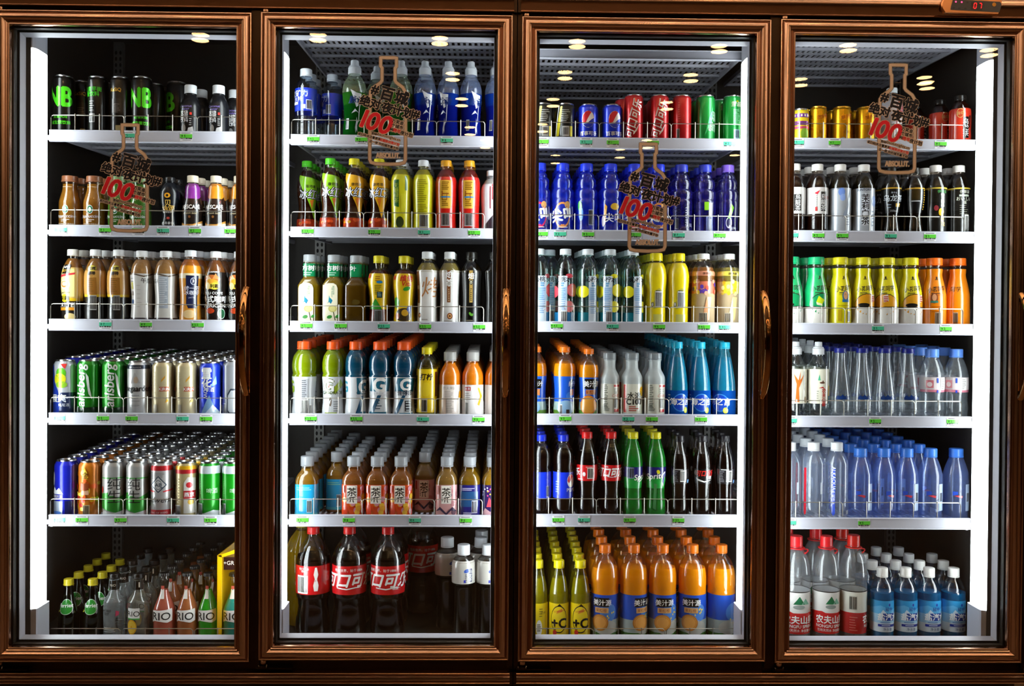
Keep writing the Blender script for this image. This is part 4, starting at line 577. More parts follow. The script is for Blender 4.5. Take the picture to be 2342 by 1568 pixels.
c5('cokb', 'coke', 194, 49, 0xd81c1c, (.435, .62, 0xc8161c), [T('可口可乐', -.1, .535, .115, W_, bold=.035, it=.3, sx=.85), T('1886', -.5, .6, .02, W_), ('p', [(-.8, .49), (0, .478), (.5, .488), (0, .485)], W_)], 'cola bottle, red label, white script')
SG = frosty(0x20a838, .32, (.25, .8, .35)); SL = [(.35, .48, 0x12963a), (.48, .60, 0x1c1a6a)]
c5('spra', 'coke', 194, 48, 0xd8cc14, SL, [*bar(-.35, .53, .28, .055, 0x8a98b8), T('Sprite', .85, .48, .09, W_, rot=8, bold=.02, it=.2), ('p', [(.55, .42), (1.1, .46), (1.1, .475), (.55, .435)], W_)], 'green soda bottle with barcode label', (0x0a4a1a, .6, .8), SG)
c5('sprc', 'coke', 194, 48, 0xd8cc14, SL, [T('Sprite', -.2, .485, .095, W_, rot=6, bold=.02, it=.2), ('e', .1, .545, .16, .025, 0xd8d020, .5), ('p', [(.5, .42), (.7, .36), (.9, .55), (.6, .53)], W_), ('p', [(.55, .43), (.69, .39), (.84, .53), (.63, .51)], 0x1c3a9a), ('p', [(-.4, .12), (-.1, .1), (-.02, .4), (-.3, .41)], 0x4a8a58)], 'green soda bottle with white script', (0x0a4a1a, .6, .8), SG)
c5('zera', 'coke', 187, 44, 0x16141a, (.42, .60, 0x1a191c), [*bar(.25, .515, .28, .06), *lines(-.5, .57, 7, .22, 0x6a6a70, .02, .005), ('r', .75, 1.0, .43, .47, 0x6a9ad0), *lines(0, .595, 1, .6, 0xa8a8a8)], 'black cola bottle with barcode label')
c5('zerb', 'coke', 187, 44, 0x16141a, (.42, .60, 0x101012), [T('可口可乐', .2, .55, .075, 0xc8201c, bold=.03, it=.3, sx=.8), T('零度', .5, .5, .04, W_, bold=.02), ('p', [(-.9, .5), (-.7, .46), (0, .44), (.9, .47), (0, .455), (-.6, .48)], W_), ('e', -.95, .555, .14, .03, 0xb0b0b0)], 'black cola bottle with red script')
c5('plusc', 'plusc', 178, 48, 0xecdc14, (.03, .47, 0xe0c40c), [('e', -.05, .27, .82, .175, 0x1a160c), ('e', -.05, .27, .76, .163, 0xe8cc14), ('p', [(-.25, .435), (0, .468), (.25, .435)], 0x1a160c), T('+C', -.02, .22, .17, 0x15120a, bold=.035), ('p', [(-.3, .34), (.3, .37), (.25, .41), (-.2, .38)], 0xd88a20), T('Schweppes', 0, .375, .035, 0xb82c1c, rot=10), ('e', -.45, .1, .2, .035, 0xc83020), *lines(-.4, .17, 2, .15, 0x8a7a10, .03)], 'yellow lemon soda bottle with black C', (0xb0a408, .75, .78), clear(0xf4f4c8))
c5('pluscb', 'plusc', 178, 48, 0xecdc14, (.03, .47, 0xe0c40c), [('e', .1, .16, .3, .1, 0xe8e8e0), *lines(.1, .2, 4, .2, 0x6a6a60, .025), *lines(.3, .4, 4, .2, 0x8a7a10, .03), T('营养', .5, .35, .04, 0x6a5a10)], 'yellow lemon soda bottle with white oval', (0xb0a408, .75, .78), clear(0xf4f4c8))
# fourth door
D('mix', 'porridge_can', 'can', 'colourful yellow purple striped can', 'tin', 72, 40, None, CANB(0xd8c020), None, None, [('r', -1.5, 1.5, .72, .84, 0x6a2c8a), ('r', -1.5, 1.5, .48, .6, 0x7a2c80), ('r', -1.5, 1.5, .36, .44, 0xc8486a), ('e', .2, .2, .5, .18, 0x8ab83a), *[('e', -1 + i * .4, .78, .1, .04, 0xe8e0d0) for i in range(6)]])
D('jdb', 'herbal_tea_can', 'can', 'gold can with small red script', 'tin', 78, 42, ('lid', 0xd8a840), mat('gold_can', lambda nt: principled(nt, lin(0xc89010), .25, .85).outputs[0]), None, None, [T('加多宝', .2, .7, .12, 0xa83a14, it=.2, rot=12), T('凉茶', .1, .25, .1, 0x8a4a10), ('e', -.2, .06, .2, .04, 0xa8a090)])
D('redool', 'tea_bottle', 'bottle', 'red oolong bottle with black cap', 'oolong', 109, 47, ('screw', 0x16120f), clear(0xe0d0c8), (0x2a0c06, 1, .86), (.02, .70, 0xc8301c), [('e', -.45, .6, .32, .1, 0xb89a5a), ('e', -.45, .6, .27, .085, 0xa83018), T('油切', -.45, .6, .08, 0xc8a868), ('r', -.2, .35, .08, .52, 0x14120f), T('乌\n龙\n茶', .05, .3, .13, W_, ls=.95), ('r', .4, .55, .3, .55, 0x14120f)])
def ool(key, dec, desc, wr=(.26, .645, 0xcfccc8), cap=0xece8e2, drink=(0x241008, .95, .85), pr='oolong', W=49, H=156):
    D(key, 'tea_bottle', 'bottle', desc, pr, H, W, ('screw', cap), clear(0xe8e0d6), drink, wr, dec)
ool('oola', [('p', [(-.9, .52), (-.5, .6), (-.6, .54)], 0x2c4ab0), ('r', -.35, .3, .3, .54, 0x22201f), T('烏\n龍\n茶', 0, .42, .085, W_, ls=.95), ('r', -.8, -.6, .27, .34, 0x2c4ab0)], 'brown tea bottle with blue leaf label')
ool('oolb', [('p', [(-.6, .56), (-.1, .6), (.05, .64), (-.3, .54)], 0xc83040), ('r', 0, .5, .3, .58, 0x22201f), T('烏\n龍\n茶', .25, .43, .085, W_, ls=.95), ('r', -.5, -.3, .3, .36, 0xb83a3a), *lines(-.35, .52, 6, .05, 0x8a8a88, .03, .008), T('低糖', .62, .5, .05, 0x8a2c2c, ls=.9)], 'brown tea bottle with red leaf label')
JS = (.02, .64, mat('silver_sleeve', lambda nt: principled(nt, lin(0xb4bac2), .3, .35).outputs[0]))
ool('jasa', [('e', -.2, .58, .3, .06, 0x6a8ad0), ('e', -.1, .5, .25, .05, 0x8aa4dc), T('SUNTORY', -.7, .63, .03, 0x203048), ('p', [(-.2, .2), (.2, .35), (.6, .6), (.7, .55), (.3, .25)], 0x9aa8bc), *lines(.4, .25, 5, .25, 0x6a7080, .035, .005)], 'silver jasmine tea bottle turned sideways', JS, 0xece8e2, (0x2c2610, .7, .85))
ool('jasb', [T('SUNTORY', -.3, .615, .045, 0x203048, bold=.02), ('p', [(-.5, .1), (.1, .1), (.1, .52), (-.2, .57), (-.5, .52)], 0xd8dce4), T('茉\n莉\n白\n茶', -.2, .33, .12, 0x18181c, bold=.015, ls=.92), ('e', .7, .45, .3, .08, 0x9ab0e0), *lines(.6, .3, 5, .15, 0x8090a8, .05, .008)], 'silver jasmine tea, black characters', JS, 0xece8e2, (0x2c2610, .7, .85))
ool('blka', [('r', -1.57, 1.57, .66, .68, 0xc8a030), T('乌龙茶', -.1, .52, .11, 0xc8d0d8, bold=.01), T('黑乌龙', -.1, .6, .03, 0xc8d0d8), ('r', .1, .7, .39, .44, 0xc8a030), T('350ml', -.1, .33, .04, 0xb8b8b8), *lines(-.5, .42, 2, .3, 0x8a98a8, .04)], 'slim black oolong, silver characters', (.3, .68, 0x0d0e10), 0x16140f, (0x140a05, 1, .86), 'slimtea', 43, 150)
ool('blkb', [('r', -1.57, 1.57, .66, .68, 0xc8a030), ('r', -.7, .2, .5, .65, 0x3a2c10), ('r', -.7, .2, .47, .485, 0xc8ccd0), *lines(.8, .64, 9, .14, 0xc8a030, .035, .009)], 'slim black oolong bottle with gold column', (.3, .68, 0x0d0e10), 0x16140f, (0x140a05, 1, .86), 'slimtea', 43, 150)
ool('itoa', [('r', -1.57, 1.57, .64, .66, 0xc8b040), T('伊藤园', .2, .6, .05, 0x4a9a50), ('r', .05, .4, .38, .57, 0xb8bcb0), T('焙\n香', .22, .47, .08, 0x1c3a1c, ls=.95), ('e', .1, .3, .25, .06, 0xe0b828), ('e', .2, .2, .15, .05, 0xd8c060), ('e', -.35, .36, .2, .04, 0x8a2c34), T('味', .25, .13, .08, 0xd8c060)], 'dark tea bottle with yellow flower', (.02, .655, 0x0e0d0a), 0xece8e2, (0x140c06, 1, .86))
ool('itob', [('r', -1.57, 1.57, .64, .66, 0xc8b040), T('伊藤園', .1, .6, .05, 0xc8c8b8), ('r', -.4, .5, .53, .56, 0xa8b0a0), T('おいしい\n味', .1, .47, .06, 0xc8ccb8, ls=.9), *lines(.05, .4, 5, .4, 0x6a6a5c, .03, .004), *bar(.3, .13, .2, .12)], 'dark tea bottle with barcode strip', (.02, .655, 0x12110e), 0xece8e2, (0x140c06, 1, .86))
def xm(key, c, cap, desc, dec):
    D(key, 'tea_bottle', 'bottle', desc, 'milkglass', 154, 54, ('screw', cap), clear(0xf8f8f0), (c, 1, .83), (.015, .835, c), dec)
def face(u, hair, cap_):                                            # plain colour blocks only: white foot, dark-edged dome
    return [('e', u, .3, 1.15, .16, 0x1a1612), ('e', u, .3, 1.1, .15, cap_), ('r', -1.57, 1.57, .015, .26, 0xd8d4cc), ('r', -1.57, 1.57, .255, .268, 0x1a1612), ('e', u - .35, .29, .5, .03, hair)]
XT = lambda u: [T('小茗同学', u, .535, .085, 0x1a1a14, it=.15, rot=6, bold=.01, sx=.8), *lines(u, .47, 1, .5, 0x3a3a24), T('冷泡·青柠红茶', u, .445, .03, 0x3a3a24), ('e', u, .70, .09, .02, 0x1a1a14), *lines(u, .675, 1, .2, 0x3a3a24)]
xm('xmg', 0x16a864, 0x18b070, 'green cold tea bottle with white foot', XT(-.1) + face(-.2, 0x1a1612, 0x128a50)); xm('xmh', 0x16a864, 0x18b070, 'green cold tea bottle, yellow cube', XT(.1) + face(.3, 0x128a50, 0x128a50) + [('p', [(-.3, .33), (.2, .3), (.4, .36), (-.1, .42)], 0xc8d820), ('p', [(-.3, .33), (.2, .3), (.2, .27), (-.25, .29)], 0xd8d8b0)])
xm('xmy', 0xd8cc10, 0xe0d41c, 'yellow cold tea bottle with small badge', XT(.1) + [('e', .15, .42, .3, .08, 0x3a6a8a), ('e', .15, .43, .2, .06, 0xd8a070), ('r', -.15, .45, .33, .37, 0x2c6a9a), *lines(0, .28, 2, .5, 0xb09a10, .04), ('r', -.5, -.2, .05, .22, 0xb89a10), *bar(.5, .12, .14, .07, 0xc8c098)])
xm('xmz', 0xd8cc10, 0xe0d41c, 'yellow cold tea bottle with orange dome', XT(-.1) + face(.1, 0x1a1612, 0xd09018) + [('p', [(.45, .33), (.85, .35), (.8, .45), (.4, .43)], 0xd8c8b8), *[('r', .47, .8, .345 + i * .03, .36 + i * .03, 0xa82c2c) for i in range(3)]])
xm('xmw', 0xd8cc10, 0xe0d41c, 'yellow cold tea bottle, orange dome left', XT(-.5) + face(-.5, 0xd09018, 0xd09018) + [('p', [(-.6, .33), (-.2, .35), (-.25, .45), (-.65, .43)], 0xd8c8b8), *[('r', -.58, -.25, .345 + i * .03, .36 + i * .03, 0xa82c2c) for i in range(3)]])
xm('xmo', 0xe07c08, 0xf06a10, 'orange cold tea bottle, small badge', XT(-.15) + [('e', -.4, .4, .3, .08, 0x8a4a2a), ('e', -.4, .41, .18, .05, 0xd89a70), ('r', -.7, -.1, .33, .36, 0x3a7a6a), *lines(-.2, .27, 3, .4, 0xb05a08, .035), *bar(-.1, .1, .22, .08, 0xb89878)])
xm('xmp', 0xe07c08, 0xf06a10, 'orange cold tea bottle with white corner', [T('同学', -.65, .535, .085, 0x1a1a14, it=.15), *bar(-.6, .1, .16, .08, 0xb89878), ('r', .85, 1.57, .015, .24, 0xd8d4cc)])
def kid(key, dec, desc): D(key, 'water_bottle', 'bottle', desc, 'kid', 176, 53, ('sport', 0xe0e4e8, frosty(0xe4e6e8, .75)), clear(0xeef2f0), None, (.2, .645, 0xd6d3c0), dec)
kid('kida', [('p', [(-.3, .22), (.05, .22), (0, .4), (.3, .5), (.5, .58), (.1, .5), (.15, .62), (-.05, .5), (-.5, .6), (-.2, .45)], 0xc86a28), ('p', [(.5, .62), (.55, .62), (.6, .35), (.5, .4)], 0x4a4a30), ('e', .7, .25, .15, .04, 0x7a5a34)], 'water bottle with orange tree label')
kid('kidb', [('p', [(-.35, .5), (-.1, .5), (-.22, .58)], 0x4aa880), ('e', .05, .47, .25, .012, 0x5a3a2c), ('e', .1, .485, .06, .015, 0x5a3a2c), ('p', [(-.3, .4), (.1, .42), (.5, .36), (.1, .4)], 0xb83a34), T('农\n夫\n山\n泉', .2, .28, .06, 0xb82c28, bold=.03, ls=.95), *lines(-.35, .36, 4, .1, 0x9a9a90, .03), ('p', [(.7, .2), (.95, .2), (.9, .42), (.75, .44)], 0xc8a030), ('r', .7, .95, .2, .3, 0x2c6a7a)], 'water bottle with red upright characters')
D('cone', 'water_bottle', 'bottle', 'clear cone bottle with navy cap', 'cone', 162, 53, ('screw', 0x16207a), frosty(0xd4e0e8, .055), None, None, [('p', [(-.7, .28), (.7, .28), (.7, .33), (.5, .31), (.3, .345), (.1, .32), (-.1, .35), (-.3, .32), (-.5, .34), (-.7, .31)], 0x14306a), T('SANTORINI', 0, .11, .045, 0x6a7078), *lines(0, .145, 1, .3, 0x6a7078)])
D('spring', 'water_bottle', 'bottle', 'clear dented bottle with pink label', 'spring', 161, 54, ('screw', 0x5a8ae0), frosty(0xd4e0ea, .07), None, (.40, .60, mat('pale_label', lambda nt: principled(nt, lin(0xcabfc0), .35).outputs[0])), [('r', -1.57, 1.57, .39, .425, 0xc8788a), ('r', -.9, -.3, .45, .56, 0xc8707a), ('e', -.6, .5, .2, .035, 0xe8d8d8), ('r', -.05, .1, .52, .59, 0x3050b0), ('r', .3, .9, .42, .59, 0xd8d4d4), *lines(.6, .57, 6, .2, 0x8a8888, .025, .004), ('r', -.05, .1, .38, .42, 0x2c40a0)])
D('alka', 'water_bottle', 'bottle', 'clear white-capped bottle, blue stripe', 'alka', 178, 53, ('screw', 0xe2e6ea), frosty(0xc0d0ee, .09), None, None, [('p', [(-.75, .1), (-.6, .07), (-.45, .1), (-.45, .68), (-.75, .68)], 0x1c48c8), T('ALKAQUA', -.6, .55, .065, W_, rot=-90), T('水', -.6, .38, .05, W_), T('碱性水', -.6, .28, .045, W_, rot=-90), ('r', .6, .95, .09, .14, 0xb8bcc0)])
D('alkr', 'water_bottle', 'bottle', 'clear white-capped bottle, red stripe', 'alka', 178, 53, ('screw', 0xe2e6ea), frosty(0xc0d0ee, .09), None, None, [('p', [(-1.2, .1), (-1.1, .07), (-.95, .1), (-.95, .68), (-1.2, .68)], 0xb81c2c), ('r', .3, .5, .35, .5, 0xc8d4e4)])
D('blue', 'water_bottle', 'bottle', 'clear bluish bottle with blue cap', 'blue', 165, 55, ('screw', 0x3a78d8), frosty(0x90aaf0, .12, (.74, .83, .99)), None, None, [('p', [(.35, .15), (.9, .15), (.9, .52), (.35, .52)], 0xa8bcdc), *bar(.6, .34, .16, .06, 0xb8c8e0), ('p', [(-.6, .36), (0, .33), (.1, .36), (-.2, .37)], 0xb83a44), ('p', [(-.7, .36), (-.3, .38), (-.3, .42), (-.7, .42)], 0x2a4ab0)])
D('nong', 'water_bottle', 'bottle', 'large clear bottle, red white mountain label', 'big', 232, 67, ('screw', 0xe0242a, plastic(0xe0242a, .3), 'ring'), frosty(0xe0e4e8, .08), None, [(.06, .265, 0xc01c1c), (.265, .465, 0xdad8d4), (.465, .475, 0x2a2624)], [('p', [(-1.57, .27), (-.7, .28), (0, .24), (.7, .27), (1.57, .26), (1.57, .2), (-1.57, .2)], 0xc01c1c), ('p', [(-.45, .35), (.35, .35), (-.02, .43)], 0x1a6a44), ('p', [(.1, .35), (.7, .35), (.4, .41)], 0x78b098), ('e', -.05, .325, .4, .02, 0x8a9490), T('农夫山泉', 0, .2, .085, W_, bold=.025), T('NONGFU SPRING', 0, .135, .042, W_, bold=.015), T('饮用天然水 净含量1.5L', 0, .095, .03, W_)], seg=32)
D('nongb', 'water_bottle', 'bottle', 'large clear bottle, red label barcode side', 'big', 234, 67, ('screw', 0xd0281f, plastic(0xd0281f, .3), 'ring'), frosty(0xe0e4e8, .08), None, [(.06, .265, 0xa81c1a), (.265, .465, 0xd2d0c4), (.465, .475, 0x2a2624)], [*bar(-.35, .36, .25, .06, 0xb0aea4), T('农夫', .95, .2, .085, W_, bold=.02), T('NONG', .95, .135, .042, W_), ('p', [(.9, .35), (1.5, .35), (1.2, .41)], 0x4a9a80), *lines(-.3, .22, 6, .3, 0xc86a60, .025, .004)], seg=32)
D('salt', 'soda_water_bottle', 'bottle', 'salt soda bottle with pale blue label', 'salt', 161, 53, ('screw', 0xf0f0ec), clear(0xe4eef0), (0x1478b4, .75, .66), [(.12, .245, 0xccd8e0), (.245, .43, 0x9ac4e0), (.43, .56, 0x2c94d0)], [('p', [(-1.57, 0.435), (-.5, 0.495), (.5, 0.435), (1.57, 0.475), (1.57, 0.375), (-1.57, 0.375)], 0x58ace0), ('p', [(-.7, 0.335), (-.3, 0.435), (.2, 0.355)], 0xc8dcec), ('p', [(.2, 0.345), (.6, 0.425), (1.0, 0.345)], 0x80b8e0), T('延中', .2, 0.445, .055, 0x1c4a9a, bold=.02), ('e', .25, 0.505, .08, .02, 0x1c3a9a), ('r', -.35, .75, 0.280, 0.385, 0x1c3a90), T('盐汽水', .2, 0.333, .105, W_, bold=.025), ('r', -.7, .85, 0.195, 0.230, 0x20308a), *lines(.1, 0.213, 1, .5, 0xb8c4e0), T('净含量', .1, 0.160, .045, 0x1c2a6a), *lines(.1, 0.255, 1, .6, 0x5a7ab0)])
# ------------------------------------------------------------------ where things are (photograph pixels turned into metres)
DOORPX = [((-13, 20), (575.8, 31), (-13, 1512), (569.7, 1514)), ((594.8, 27), (1173.9, 36.2), (593, 1509), (1162, 1509.5)),
          ((1194.1, 38), (1765.7, 44.6), (1184, 1509.5), (1748.2, 1514.8)), ((1786.6, 44), (2355, 51), (1770.7, 1514), (2334, 1516))]
DOOR = []
for a, b, c, d in DOORPX:
    A, B, C_, D_ = (at(*p, 0) for p in (a, b, c, d))
    DOOR.append(((A.x + C_.x) / 2, (B.x + D_.x) / 2, (C_.z + D_.z) / 2, (A.z + B.z) / 2))
ZB = sum(d[2] for d in DOOR) / 4; ZT = sum(d[3] for d in DOOR) / 4
SEAM = (DOOR[1][1] + DOOR[2][0]) / 2
MULL = [(DOOR[0][1] + DOOR[1][0]) / 2, (DOOR[2][1] + DOOR[3][0]) / 2]
Y_LIP, Y_BACK, TILT = .145, .80, .05
DECKDROP = .022; SINK = (0, 0, .003, .0115, .0155)                 # how far the decks lie below the visible front edges
XWL = at(257, 760, .78).x; XWR = at(2055, 760, .78).x               # inner faces of the outer side walls
XL = at(104, 760, .112).x; XR = at(2230, 760, .112).x              # lit faces of the outer light strips
MH = .5 * ((at(663, 760, .112).x - MULL[0]) + (MULL[1] - at(1696, 760, .112).x))   # half width of a lit mullion
ZHEAD = ZT + .0095; ZBASE = at(1171, 1537, 0).z; ZFOOT = at(1171, 1563, 0).z
HEADTOP = ZT + .22
# ------------------------------------------------------------------ the shop around
fl = MB(); fl.box(-8, 8, -9, 1.2, -.05, 0, mat('floor_tiles', lambda nt: principled(nt, lin(0x6a5644), .35).outputs[0])); struct(fl, 'floor')
ce = MB(); ZC = 2.62; ce.box(-8, 8, -9, 1.2, ZC, ZC + .05, mat('ceiling_wood', lambda nt: principled(nt, lin(0xa49684), .7).outputs[0])); struct(ce, 'ceiling')
wb = MB(); wb.box(-8, 8, 1.15, 1.2, 0, ZC, mat('wall_paint', lambda nt: principled(nt, lin(0x8a7460), .8).outputs[0])); struct(wb, 'wall_back')
wf = MB(); wf.box(-8, 8, -9, -8.95, 0, ZC, mat('wall_wood', lambda nt: principled(nt, lin(0x4a2c18), .6).outputs[0])); struct(wf, 'wall_front')
for nm, x in (('wall_left', -8), ('wall_right', 7.95)):
    wl = MB(); wl.box(x, x + .05, -9, 1.2, 0, ZC, mat('wall_paint', None)); struct(wl, nm)
def ceil_hit(px, py):
    'ceiling point whose mirror image in the door glass shows at this pixel'
    d = EX * (px - 1171) + EY * (py - 784) + EF * FPX
    t = (ZC - .01 - CZ) / d.z; P = Vector((CX, CY, CZ)) + d * t
    return P.x, 2 * .016 - P.y
LAMP = emit(0xffc98a, LAMP_L)
LAMPRING = metal(0xb0a090, .3)
lamp_mb = MB(); lamp_mb.lathe([(.0005, -.002), (.046, -.002), (.046, 0)], LAMP, 18, 0, False)
ring_mb = MB(); ring_mb.lathe([(.046, 0), (.046, -.004), (.056, -.005), (.06, 0)], LAMPRING, 18, 0, False)
LM_, RM_ = lamp_mb.mesh('glow_disc', False), ring_mb.mesh('trim_ring')
def downlight(x, y, big=1.0):
    t = thing('ceiling_downlight', 'round warm recessed downlight in the dark shop ceiling', 'ceiling light', (x, y, ZC), 'shop ceiling downlights')
    t.scale = (big, big, 1)
    for n, me in (('glow_disc', LM_), ('trim_ring', RM_)):
        o = bpy.data.objects.new(n, me); COL.objects.link(o); o.parent = t
spots = [(458, 95), (727, 95), (1006, 103), (1320, 110), (1645, 121), (1940, 119), (2262, 130), (1035, 185), (1292, 182), (1580, 188), (2115, 194),
         (1056, 244), (1265, 245), (1525, 252), (1240, 303), (1480, 340), (1418, 362), (1270, 375), (1110, 340), (1680, 357), (1075, 310), (2120, 205), (1830, 198)]
for px, py in spots: downlight(*ceil_hit(px, py))
for i in range(7): downlight(-2.4 + i * .8 + (.12 if i % 2 else 0), -.62)
for i in range(7): downlight(-2.5 + i * .85, -1.45)
for sg in (-1, 1):
    for x, y in ((2.7, -.9), (3.5, -.7), (2.9, -1.7), (3.9, -1.6), (3.4, -2.5), (4.4, -2.4), (5.4, -1.9), (4.2, -3.4), (5.2, -3.3), (6.2, -2.8), (5.0, -4.4), (6.0, -4.3), (7.0, -4.0), (5.8, -5.6), (6.8, -5.4), (4.9, -1.0), (6.4, -1.2)): downlight(sg * x, y)
FILL_UPL = emit(0xfff0e0, 46.0)
for y in (-.45, -1.15):                                       # added unseen troughs: fill light bounced off the ceiling to brighten the frames
    t = thing('added_uplight', 'added unseen fill trough throwing light onto the wooden shop ceiling', 'ceiling light', (0, y, 2.28), 'added fill uplights')
    m = MB(); m.box(-3.6, 3.6, -.07, .07, 0, .012, BLACK); m.box(-3.6, 3.6, -.07, -.062, .012, .05, BLACK); m.box(-3.6, 3.6, .062, .07, .012, .05, BLACK); m.obj('trough', t, False)
    m = MB(); m.box(-3.58, 3.58, -.05, .05, .014, .03, FILL_UPL); m.obj('fill_glow', t, False)
    for x in (-3, 0, 3): m = MB(); m.tube([(x, 0, .01), (x, 0, ZC - 2.28)], .003, BLACK); m.obj('suspension_rod', t)
# ------------------------------------------------------------------ door frame, glass, handle
FR = [(.0, .03), (.0, -.001), (.0008, -.0022), (.0026, -.0026), (.0040, -.0018), (.0048, .0006), (.0056, .0008), (.0066, -.0010), (.0095, -.0052), (.0130, -.0085), (.0168, -.0100), (.0205, -.0098),
      (.0238, -.0080), (.0262, -.0050), (.0280, -.0018), (.0296, -.0006), (.0306, -.0016), (.0322, -.0030), (.0336, -.0016), (.0346, -.0006), (.0356, -.0024), (.0378, -.0034), (.0396, -.0022), (.0405, .0002), (.0405, .016)]
def cabinet_door(parent, k):
    x0, x1, z0, z1 = DOOR[k]
    f = MB(); f.ring(x0, x1, z0, z1, FR, BRONZE); dr = f.obj('door', parent)
    g = MB(); g.ring(x0, x1, z0, z1, [(.0400, .0125), (.0440, .0125), (.0440, .0135)], BLACK); g.ring(x0, x1, z0, z1, [(.0440, .0315), (.0495, .0315), (.0495, .034)], BLACK); g.obj('gasket', dr, False)
    s = MB(); s.ring(x0, x1, z0, z1, [(.0440, .0145), (.0446, .018), (.0440, .0205), (.0446, .024), (.0440, .0300)], SPACER); s.obj('spacer_bar', dr)
    for yy, tw in ((.0140, 0), (.0270, .0062)):                    # double glazing, the panes not quite parallel
        p = MB(); i = .043; zc = (z0 + z1) / 2
        p.box(x0 + i, x1 - i, -.0018, .0018, z0 + i - zc, z1 - i - zc, PANE); o = p.obj('glass_pane', dr, False); o.location = (0, yy + .0018, zc); o.rotation_euler = (tw, 0, 0)
    # bowed bar handle on the opening side
    hx = x1 - (.0085 if k == 0 else .0135 if k == 1 else .017)
    za, zb = at(0, 898, -.01).z, at(0, 654, -.01).z; n = 22
    h = MB(); h.tube([(hx, -.0085 - .050 * math.sin(math.pi * i / n) ** .7, za + (zb - za) * i / n) for i in range(n + 1)], .0092, HANDLE, 12, .75); ho = h.obj('handle', dr)
    for zz in (za + .012, zb - .012):
        q = MB(); q.box(hx - .006, hx + .006, -.016, -.004, zz - .009, zz + .009, BRONZE_DARK); q.obj('handle_foot', dr, False)
    # hinge pins
    q = MB(); q.lathe([(.0075, -.009), (.0088, -.007), (.0088, -.0015), (.006, 0)], BRONZE, 16, 0, True, True); o = q.obj('hinge_pin', dr); o.location = (x0 + .012, .006, z1 + .009)
    q = MB(); q.lathe([(.0055, -.012), (.0088, -.007), (.0088, -.001), (.0075, 0)], BRONZE, 16, 0, True, True); o = q.obj('hinge_pin', dr); o.location = (x0 + .013, .004, z0 - .0005)
    q = MB(); q.box(x0 - .004, x0 + .09, -.004, .02, z0 - .0225, z0 - .0195, BRONZE_DARK); q.box(x0 + .002, x0 + .022, -.005, .012, z0 - .0195, z0 - .015, BRONZE_DARK)
    q.tube([(x0 + .004, -.003, z0 - .019), (x0 + .001, -.003, z0 - .012)], .0016, SILVER); q.tube([(x0 + .021, -.003, z0 - .019), (x0 + .024, -.003, z0 - .010)], .0016, SILVER); q.obj('hinge_bracket', dr, False)
    return dr
HANDLE = mat('polished_bronze', lambda nt: principled(nt, lin(0xb08050), .08, 1).outputs[0])
# ------------------------------------------------------------------ the two cabinets
def strip_profile(sgn): return [(sgn * x, y) for x, y in ((-.002, .052), (.003, .053), (.009, .060), (.011, .074), (.011, .110), (.008, .127), (.002, .134), (-.002, .135))]
def zprism(mb, prof, z0, z1, m, dx=0):
    n = len(prof); mb.add([(x + dx, y, z0) for x, y in prof] + [(x + dx, y, z1) for x, y in prof], [(i, (i + 1) % n, n + (i + 1) % n, n + i) for i in range(n)] + [tuple(range(n)), tuple(range(n, 2 * n))], m)
def upright(parent, x):
    m = MB(); y = Y_BACK - .022; m.box(x - .017, x + .017, y, Y_BACK - .002, ZB + .06, ZT + .158, GREYMET)
    hole = mat('slot_shadow', lambda nt: principled(nt, lin(0x0c0c0c), .9).outputs[0]); z = ZB + .08
    while z < ZT + .14:
        for dx in (-.0075, .0075): m.add([(x + dx + .0042 * math.cos(i * .7854), y - .0003, z + .0075 * math.sin(i * .7854)) for i in range(8)], [tuple(range(8))], hole)
        z += .0215
    m.obj('slotted_upright', parent, False)
